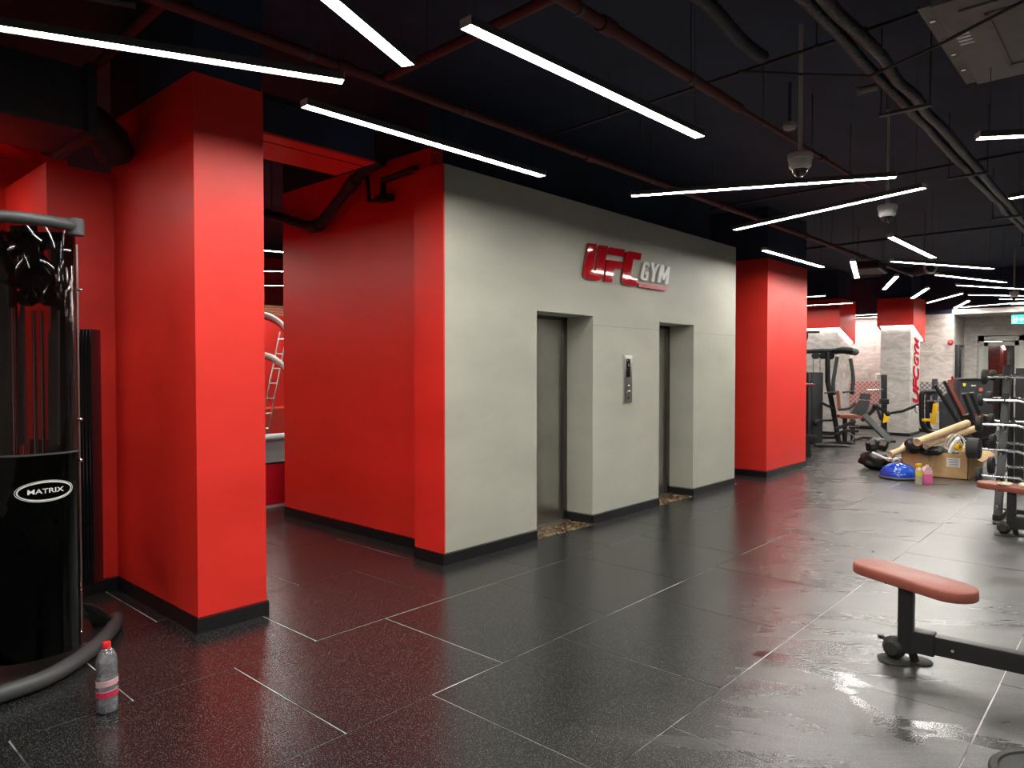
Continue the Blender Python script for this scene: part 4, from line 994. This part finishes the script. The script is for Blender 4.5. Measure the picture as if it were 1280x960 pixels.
part('roll', MB().lathe([(.024, -.025), (.052, -.025), (.052, .025), (.024, .025), (.024, -.025)], tp, 24, -FH + RT * .4), YEL, t)
part('core', MB().lathe([(.018, -.026), (.025, -.026), (.025, .026), (.018, .026), (.018, -.026)], tp, 20, -FH + RT * .4), ORANGE, t)
b = MB()
b.obox(at(1122, 576, 10.9), at(1150, 575, 10.5) - at(1110, 573, 10.5), .30, .3, .03, bev=.004)
single('flattened_carton', b, CARDL, 'flattened pale carton between bin bag and box', 'carton', at(1130, 574, 10.5))
b = MB(); r_ = random.Random(5)
for k in range(7): b.ball(at(1112 + k * 2.4, 573 + (k % 3) * 1.5, 10.7), .04, (1, 1, .5), 1, .3, r_)
single('paper_scraps', b, WHITE, 'white crumpled paper scraps left of the cardboard box', 'paper', at(1126, 572, 10.35), kind='stuff')
# bin bag
gb = thing('bin_bag', 'tied black rubbish bag lying left of the cardboard box', 'rubbish bag', at(1096, 580, 11.3))
r_ = random.Random(3); b = MB(); gc = at(1098, 572, 11.2)
q = bmesh.ops.create_icosphere(b.bm, subdivisions=4, radius=1)
from mathutils import noise as mnoise
for v in q['verts']:
    n_ = v.co.copy(); f = 1 + .16 * mnoise.noise(n_ * 2.3) + .10 * abs(mnoise.noise(n_ * 5)) + .05 * mnoise.noise(n_ * 11)
    p = RT * (n_.x * .27) + FH * (n_.y * .25) + Vector((0, 0, n_.z * (.15 if n_.z < 0 else .17))); v.co = p * f + Vector((gc.x, gc.y, .145))
    v.co.z = max(v.co.z, .004)
part('bag_body', b, BAG, gb, ang=50)
b = MB(); q = bmesh.ops.create_icosphere(b.bm, subdivisions=3, radius=1); gt = at(1096, 558, 11.25)
for v in q['verts']:
    n_ = v.co.copy(); f = 1 + .28 * mnoise.noise(n_ * 3.1 + Vector((5, 1, 2))) + .1 * mnoise.noise(n_ * 9)
    v.co = (RT * (n_.x * .17) + FH * (n_.y * .13) + Vector((0, 0, n_.z * .13))) * f + Vector((gt.x, gt.y, .37))
part('bag_neck', b, BAG, gb, ang=50)
part('neck_ears', MB().prism([at(1089, 556, 11.1), at(1087, 551, 11.1), at(1093, 549, 11.1), at(1094, 556, 11.1)], FH * .02).prism([at(1099, 556, 11.1), at(1102, 549, 11.1), at(1109, 552, 11.1), at(1106, 558, 11.1)], FH * .02), glassy('clear_film', (.6, .6, .6), .2, .15, (.4, .4, .4), .4), gb, smooth=False)
b = MB().tube(smooth_([at(1090, 566, 10.95), at(1097, 569, 10.93), at(1106, 573, 10.93), at(1114, 574, 10.95)], 4), .022, 8); part('white_strap', b, WHITE, gb)
# balance dome
dc = on_z(1134, 601, 0) + FH * .22; t = thing('balance_dome', 'shiny blue half ball balance trainer on its flat base', 'balance trainer', (dc.x, dc.y, 0))
R_ = .25
part('rubber_dome', MB().lathe([(R_ * cos(a), .035 + .195 * sin(a)) for a in [k * pi / 2 / 14 for k in range(15)]], (dc.x, dc.y, 0), 40), BLUE, t)
for k in range(5): part('groove_ring', MB().tube([(dc.x + cos(a) * R_ * cos(.18 + k * .2) * 1.002, dc.y + sin(a) * R_ * cos(.18 + k * .2) * 1.002, .037 + .195 * sin(.18 + k * .2)) for a in [j * 2 * pi / 40 for j in range(40)]], .0035, 6, closed=True), BLUE, t)
part('base', MB().lathe([(0, 0), (R_ - .01, 0), (R_ + .015, .012), (R_ + .018, .03), (R_ + .005, .042), (0, .042)], (dc.x, dc.y, 0), 40), FRAMEG, t)
# bottles in front of the box
p = on_z(1150.5, 606, 0) + FH * .04
t = thing('spray_bottle', 'slim pale bottle with yellow spray head beside the blue dome', 'bottle', (p.x, p.y, 0))
part('body', MB().lathe([(0, 0), (.040, 0), (.044, .01), (.044, .19), (.036, .215), (.017, .23), (.016, .24), (0, .24)], (p.x, p.y, 0), 20), SPRAY, t)
part('label', MB().lathe([(.0448, .12), (.0448, .18)], (p.x, p.y, 0), 20), STICKY, t)
h = Vector((p.x, p.y, 0)); part('spray_head', MB().obox(h + Vector((0, 0, .265)), RT, .07, .035, .04, bev=.006).obox(h + RT * -.035 + Vector((0, 0, .272)), RT, .03, .018, .018, bev=.003).cyl(h + Vector((0, 0, .235)), h + Vector((0, 0, .255)), .02, n=12).beam(h + RT * -.02 + Vector((0, 0, .25)), h + RT * -.035 + Vector((0, 0, .20)), .012, .008), YEL, t)
p = on_z(1161, 605.5, 0) + FH * .05
t = thing('detergent_jug', 'pink detergent jug half full beside the pale spray bottle', 'jug', (p.x, p.y, 0)); h = Vector((p.x, p.y, 0))
part('body', MB().obox(h + Vector((0, 0, .14)), RT, .125, .08, .10, bev=.012).prism([h + RT * -.06 + Vector((0, 0, .18)) - FH * .035, h + RT * .06 + Vector((0, 0, .18)) - FH * .035, h + RT * .03 + Vector((0, 0, .235)) - FH * .035, h + RT * -.03 + Vector((0, 0, .235)) - FH * .035], FH * .07), PINKC, t)
part('liquid', MB().obox(h + Vector((0, 0, .072)), RT, .127, .082, .144, bev=.012), PINKL, t)
part('cap', MB().cyl(h + Vector((0, 0, .232)), h + Vector((0, 0, .262)), .021, n=16), WHITE, t)
part('handle', MB().tube([h + RT * .03 + Vector((0, 0, .225)), h + RT * .055 + Vector((0, 0, .22)), h + RT * .062 + Vector((0, 0, .18))], .009, 8), PINKC, t)

# helpers for frame machines: a path seen in the photograph, standing D metres ahead, at true size
def fr(pts, D, wd=.06, ht=None, m_=None):
    b = MB()
    for p, q in zip(pts, pts[1:]):
        P, Q = at(*p[:2], p[2] if len(p) > 2 else D), at(*q[:2], q[2] if len(q) > 2 else D); e_ = (Q - P).normalized() * (ht or wd) * .3
        b.beam(P - e_, Q + e_, wd, ht or wd, up=FH, bev=.008)
    return b
def rt(pts, D, r=.03, closed=False):
    P = [at(*p[:2], p[2] if len(p) > 2 else D) for p in pts]
    return MB().tube(smooth_(P, 4) if not closed else P, r, 10, closed=closed)
def padq(pts, D, th, m_=None):
    P = [at(*p[:2], p[2] if len(p) > 2 else D) for p in pts]; return MB().prism(P, (P[0] - CM).normalized() * th, .008)
# lat / press machine
g = thing('press_machine', 'black overhead press machine with brown seat beside the second red pillar', 'gym machine', at(1045, 560, 14.6))
part('weight_shroud', MB().obox(at(1017.5, 509, 15.2), RT, .24, .34, 1.50, bev=.02), SHROUD, g)
part('shroud_face', MB().obox(at(1012, 509, 14.98), RT, .06, .02, 1.46, bev=.004), FRAMEG, g)
for x in (1016.5, 1025): part('lift_cable', MB().cyl(at(x, 466, 15.1), at(x, 445, 15.1), .006, n=6), FRAME, g)
part('top_beam', rt([(1000, 441), (1010, 439.5), (1030, 438.5), (1048, 438.5)], 15.0, .045), FRAME, g)
part('yoke', MB().tube([at(1042, 439, 15.2), at(1053, 437.5, 14.6), at(1064, 439, 14.3), at(1069, 440, 14.6)], .075, 14), FRAME, g)
for x, y in ((1019.5, 444.5), (1029, 444.5), (1038, 445)): part('pulley', MB().lathe([(0, -.03), (.075, -.03), (.06, 0), (.075, .03), (0, .03)], at(x, y, 15.0), 20, FH), FRAME, g)
part('front_upright', fr([(1034.5, 442), (1034.5, 477), (1043, 520), (1048.5, 554)], 14.9, .07, .10), FRAME, g)
for nm_, P_ in (('press_arm', [(1046.5, 446), (1044, 462), (1041.5, 478), (1042, 490)]), ('press_arm', [(1063, 448), (1065.5, 464), (1066.5, 477), (1065, 489)])):
    a_ = part(nm_, rt(P_, 14.5, .038), FRAMEG, g); x, y = P_[-1]
    part('handle', MB().cyl(at(x, y, 14.5), at(x - 11, y + 1.5, 14.3), .018, n=10), FRAME, a_); part('joint', MB().ball(at(x, y + 1, 14.5), .055, (1, 1, 1), 2), FRAME, a_)
part('backrest', padq([(1045, 489), (1049, 488), (1051.5, 513), (1047, 513)], 14.6, .28), BROWN, g, 'brown backrest')
part('seat', MB().obox(at(1055, 519.5, 14.9), RT, .38, .4, .07, bev=.025), BROWN, g, 'brown seat')
part('seat_post', fr([(1056, 524), (1056, 552)], 14.9, .07), FRAME, g)
for dz, P_ in ((14.3, [(1018, 556), (1040, 557), (1056, 558), (1062, 560)]), (14.9, [(1030, 555), (1055, 553.5), (1064, 554), (1068.5, 557)])): part('base_rail', rt(P_, dz, .04), FRAME, g)
part('lever', rt([(1048, 512), (1060, 511), (1066, 507), (1069, 504)], 14.6, .028), FRAME, g)
part('lever', rt([(1026, 503), (1034, 507), (1042, 510)], 14.8, .028), FRAME, g)
part('stay', fr([(1020, 525.5), (1044, 525.5)], 15.0, .04), FRAME, g)
part('counterweight', MB().ball(at(1020, 528, 14.8), .075, (1, 1, 1.1), 2), FRAME, g)
part('adjuster', fr([(1045, 536), (1058, 531), (1068, 527)], 14.6, .06), FRAME, g)
part('adjuster', fr([(1045, 543), (1056, 538), (1072, 539)], 14.6, .05), FRAME, g)
part('base_bar', fr([(1026, 547), (1048, 547)], 15.2, .05), FRAME, g)
# pull-up bar machine mostly behind the pillar
g = thing('pull_up_frame', 'black machine mostly hidden behind the second red pillar', 'gym machine', at(1003, 578, 12.6))
part('grip_bar', rt([(990, 414.5), (1005, 415), (1024, 415)], 12.9, .022), FRAME, g); part('grip_hook', rt([(1009, 416), (1009, 422), (1006, 427), (1000, 428)], 12.9, .016), FRAME, g)
part('front_post', fr([(994, 416), (994, 570)], 12.9, .08), FRAME, g)
part('weight_horn', MB().cyl(at(995, 481, 12.9), at(1018.5, 480.5, 12.7), .022, n=12), CHROME, g)
part('step_leg', padq([(999, 532), (1006, 540), (1012, 552), (1014, 570), (1013, 576), (1003, 577), (999, 577)], 12.7, .08), FRAME, g)
part('foot_plate', MB().obox(at(1008, 577, 12.5), RT, .22, .12, .02, bev=.004), STEEL, g)
part('platform', fr([(1000, 547), (1020, 548)], 12.9, .12, .03), FRAME, g)
# incline lever bench
g = thing('lever_bench', 'dark grey padded incline lever bench left of the lettered pillar', 'gym machine', at(1085, 550, 15.6))
part('head_pad', padq([(1075.5, 491.5), (1088.5, 492.5), (1088, 500), (1073.5, 499)], 15.7, .09), GPAD, g)
part('back_pad', padq([(1073.5, 500), (1088, 501), (1082, 521), (1063.5, 517)], 15.6, .09), GPAD, g)
part('seat', padq([(1049, 519), (1078, 519.5), (1079, 523), (1050, 523.5)], 15.2, .3), BROWN, g, 'brown seat')
part('main_beam', fr([(1081, 520), (1112, 551, 15.0)], 15.4, .12, .09), FRAMEG, g)
part('rear_strut', fr([(1078, 525), (1090, 514), (1096, 507)], 15.6, .07), FRAME, g)
part('pivot', MB().ball(at(1094.5, 508, 15.3), .075, (1, 1, 1), 2), FRAME, g)
a_ = part('lever_arm', fr([(1094.5, 507), (1109, 517), (1128, 514), (1148, 506)], 15.2, .055, .05), FRAME, g)
part('joint', MB().ball(at(1110, 517, 15.2), .06, (1, 1, 1), 2), FRAME, a_)
P = [at(1148 + 4.2 * cos(k * pi / 8), 512 + 4.4 * sin(k * pi / 8), 15.1) for k in range(16)]; part('ring_grip', MB().tube(P, .012, 8, closed=True), CHROME, a_)
part('lever_arm', fr([(1068, 512), (1076, 510), (1084, 507)], 15.9, .05), FRAME, g)
part('seat_post', fr([(1066, 525), (1066, 552)], 15.2, .07), FRAME, g)
part('base_rail', fr([(1062, 552), (1078, 547, 15.9), (1112, 549)], 15.4, .05), FRAME, g)
part('foot_bar', fr([(1063, 533), (1074, 533)], 15.1, .03), CHROME, g)
part('foot_tube', fr([(1060, 540), (1068, 545), (1064, 554)], 15.1, .03), STEEL, g)
part('foot', fr([(1104, 553), (1118, 552)], 15.2, .06), FRAME, g)
# plate tree behind it
g = thing('plate_loaded_rack', 'upright black post with chrome horn and yellow fittings left of the lettered pillar', 'gym machine', at(1105, 545, 16.6))
part('post', fr([(1105, 470), (1105, 544)], 16.6, .10), FRAME, g)
part('horn', MB().cyl(at(1104, 487.5, 16.5), at(1083, 487.5, 16.3), .022, n=12), CHROME, g)
part('fitting', padq([(1104, 512), (1112, 516), (1111, 527), (1103, 529), (1105, 520)], 16.3, .08), YEL, g, 'yellow weight horn stop')
part('block', MB().obox(at(1105, 502, 16.4), RT, .16, .16, .12, bev=.01), FRAME, g)
part('bar', fr([(1097, 512), (1101, 524)], 16.3, .05), FRAME, g); part('foot', fr([(1098, 535), (1111, 545)], 16.4, .12, .05), FRAMEG, g)
# loop frame machine right of pillar
g = thing('leg_machine', 'black looped frame machine with yellow horns right of the lettered pillar', 'gym machine', at(1170, 540, 14.2))
part('loop_frame', rt([(1176, 490), (1160, 490), (1153.5, 490.5), (1152, 497), (1152, 520), (1154, 532), (1160, 539), (1172, 541)], 14.4, .05), FRAME, g)
part('rear_loop', rt([(1176, 492), (1164, 492), (1160, 496), (1160, 530), (1166, 540)], 15.0, .045), FRAME, g)
part('side_plate', padq([(1174, 502), (1186, 488), (1192, 500), (1194, 534), (1184, 542), (1174, 540)], 14.9, .06), SHROUD, g)
part('upright', fr([(1168.5, 475), (1168.5, 500)], 14.8, .08), FRAMEG, g)
part('diagonal', fr([(1169, 482), (1196, 527)], 14.2, .055), FRAME, g)
part('yellow_horn', fr([(1154, 525), (1168, 525)], 14.1, .05), YEL, g, 'yellow horn'); part('yellow_bar', fr([(1169.5, 506), (1166.5, 529)], 14.0, .07), YEL, g, 'yellow bar')
part('cross_piece', fr([(1160, 501), (1178, 501)], 14.3, .03), STEEL, g)
part('carriage', padq([(1162, 500), (1168, 500), (1168, 518), (1162, 516)], 14.4, .08), FRAME, g)
part('white_plate', MB().lathe([(0, 0), (.04, 0), (.04, .02), (0, .02)], at(1180, 515, 14.6), 16, -FH), FRAMEG, g)
# back rest machine
g = thing('recline_press', 'reclined press machine with brown backrest and seat behind the cardboard box', 'gym machine', at(1205, 560, 13.0))
part('backrest', padq([(1184.5, 485), (1190, 483), (1209, 519), (1205, 523)], 13.2, .30), BROWN, g, 'brown reclined backrest')
part('headrest', padq([(1184, 475), (1191, 474), (1192, 484), (1186, 486)], 13.2, .26), BROWN, g, 'brown headrest')
part('head_spike', padq([(1189, 470), (1192, 470), (1193, 478), (1189, 478)], 13.3, .05), REDT, g)
part('back_rail', fr([(1180.5, 477), (1204, 526)], 13.15, .045), FRAME, g)
part('seat', padq([(1213, 518), (1226, 516.5), (1230, 519), (1229, 523), (1214, 523)], 13.0, .28), BROWN, g, 'brown seat')
for P_ in ([(1204, 493), (1213, 515), (1222, 538)], [(1213, 492), (1219, 506), (1224, 518)]): 
    a_ = part('lever', rt(P_, 12.7, .030), FRAME, g); x, y = P_[0]; part('grip', MB().cyl(at(x - 2, y, 12.7), at(x + 4, y - .5, 12.7), .025, n=10), FRAMEG, a_)
part('main_frame', fr([(1208, 520), (1218, 540), (1230, 562)], 12.9, .09), FRAME, g)
part('rear_leg', fr([(1210, 524), (1200, 548)], 13.3, .06), FRAME, g); part('base', fr([(1196, 551), (1236, 551)], 13.1, .10, .06), FRAME, g)
for x in (1198, 1234): q = at(x, 551, 13.1); part('foot', MB().box((q.x - .06, q.y - .06, 0), (q.x + .06, q.y + .06, .26), .01), FRAME, g)
part('joint', MB().ball(at(1209, 521, 13.0), .04, (1, 1, 1), 2), CHROME, g)
part('weight_disc', MB().lathe([(0, -.06), (.2, -.06), (.21, -.05), (.21, .05), (.2, .06), (0, .06)], at(1231, 532, 13.3), 28, RT + FH * .2), RUB, g)
g = thing('stack_shroud', 'wide charcoal weight stack cover with small stickers near the far door', 'gym machine', at(1216, 545, 16.0))
part('cover', MB().obox(at(1216, 511, 16.0), RT, .76, .25, 1.37, bev=.04), SHROUD, g)
part('top_rail', rt([(1193, 545), (1193, 480), (1196, 474.5), (1202, 473.5), (1230, 473.5), (1236, 474.5)], 15.85, .025), FRAMEG, g)
part('label', padq([(1203, 479), (1208, 479), (1206.5, 483), (1204.5, 483)], 15.83, .004), STICKY, g, 'yellow sticker'); part('label', MB().obox(at(1217, 482, 15.85), RT, .10, .006, .03), WHITE, g, 'white sticker', smooth=False)
part('label', MB().lathe([(0, 0), (.045, 0), (.045, .006), (0, .006)], at(1226, 487, 15.86), 16, -FH), STICKR, g, 'round red sticker')
t = thing('drink_bottle', 'small blue labelled bottle on the floor seen through the barbell rack', 'bottle', on_z(1262, 577, 0)); p = on_z(1262, 577, 0)
part('body', MB().lathe([(0, 0), (.04, 0), (.042, .01), (.042, .17), (.03, .20), (.014, .215), (.014, .22), (0, .22)], p, 18), PET, t); part('label', MB().lathe([(.043, .05), (.043, .15)], p, 18), BLUE, t); part('cap', MB().cyl(p + Vector((0, 0, .218)), p + Vector((0, 0, .235)), .016, n=12), WHITE, t)
# dark machine at the right edge behind the rack
g = thing('tall_black_machine', 'tall black machine at the right edge behind the barbell rack', 'gym machine', at(1285, 600, 12.6))
part('cover', MB().obox(at(1298, 520, 12.2), RT, .40, .5, 1.45, bev=.03), SHROUD, g); part('top_pad', MB().obox(at(1283, 485, 11.8), RT, .2, .3, .12, bev=.03), FRAMEG, g)
part('arm', fr([(1264, 524), (1290, 524)], 11.6, .07), FRAME, g); part('foot', MB().obox(at(1284, 594, 10.6), RT, .5, .1, .06, bev=.01), FRAME, g)
for o in list(bpy.data.objects):
    if '_org' in o: del o['_org']
    if o.get('label') == 'x': o['label'] = 'unused'
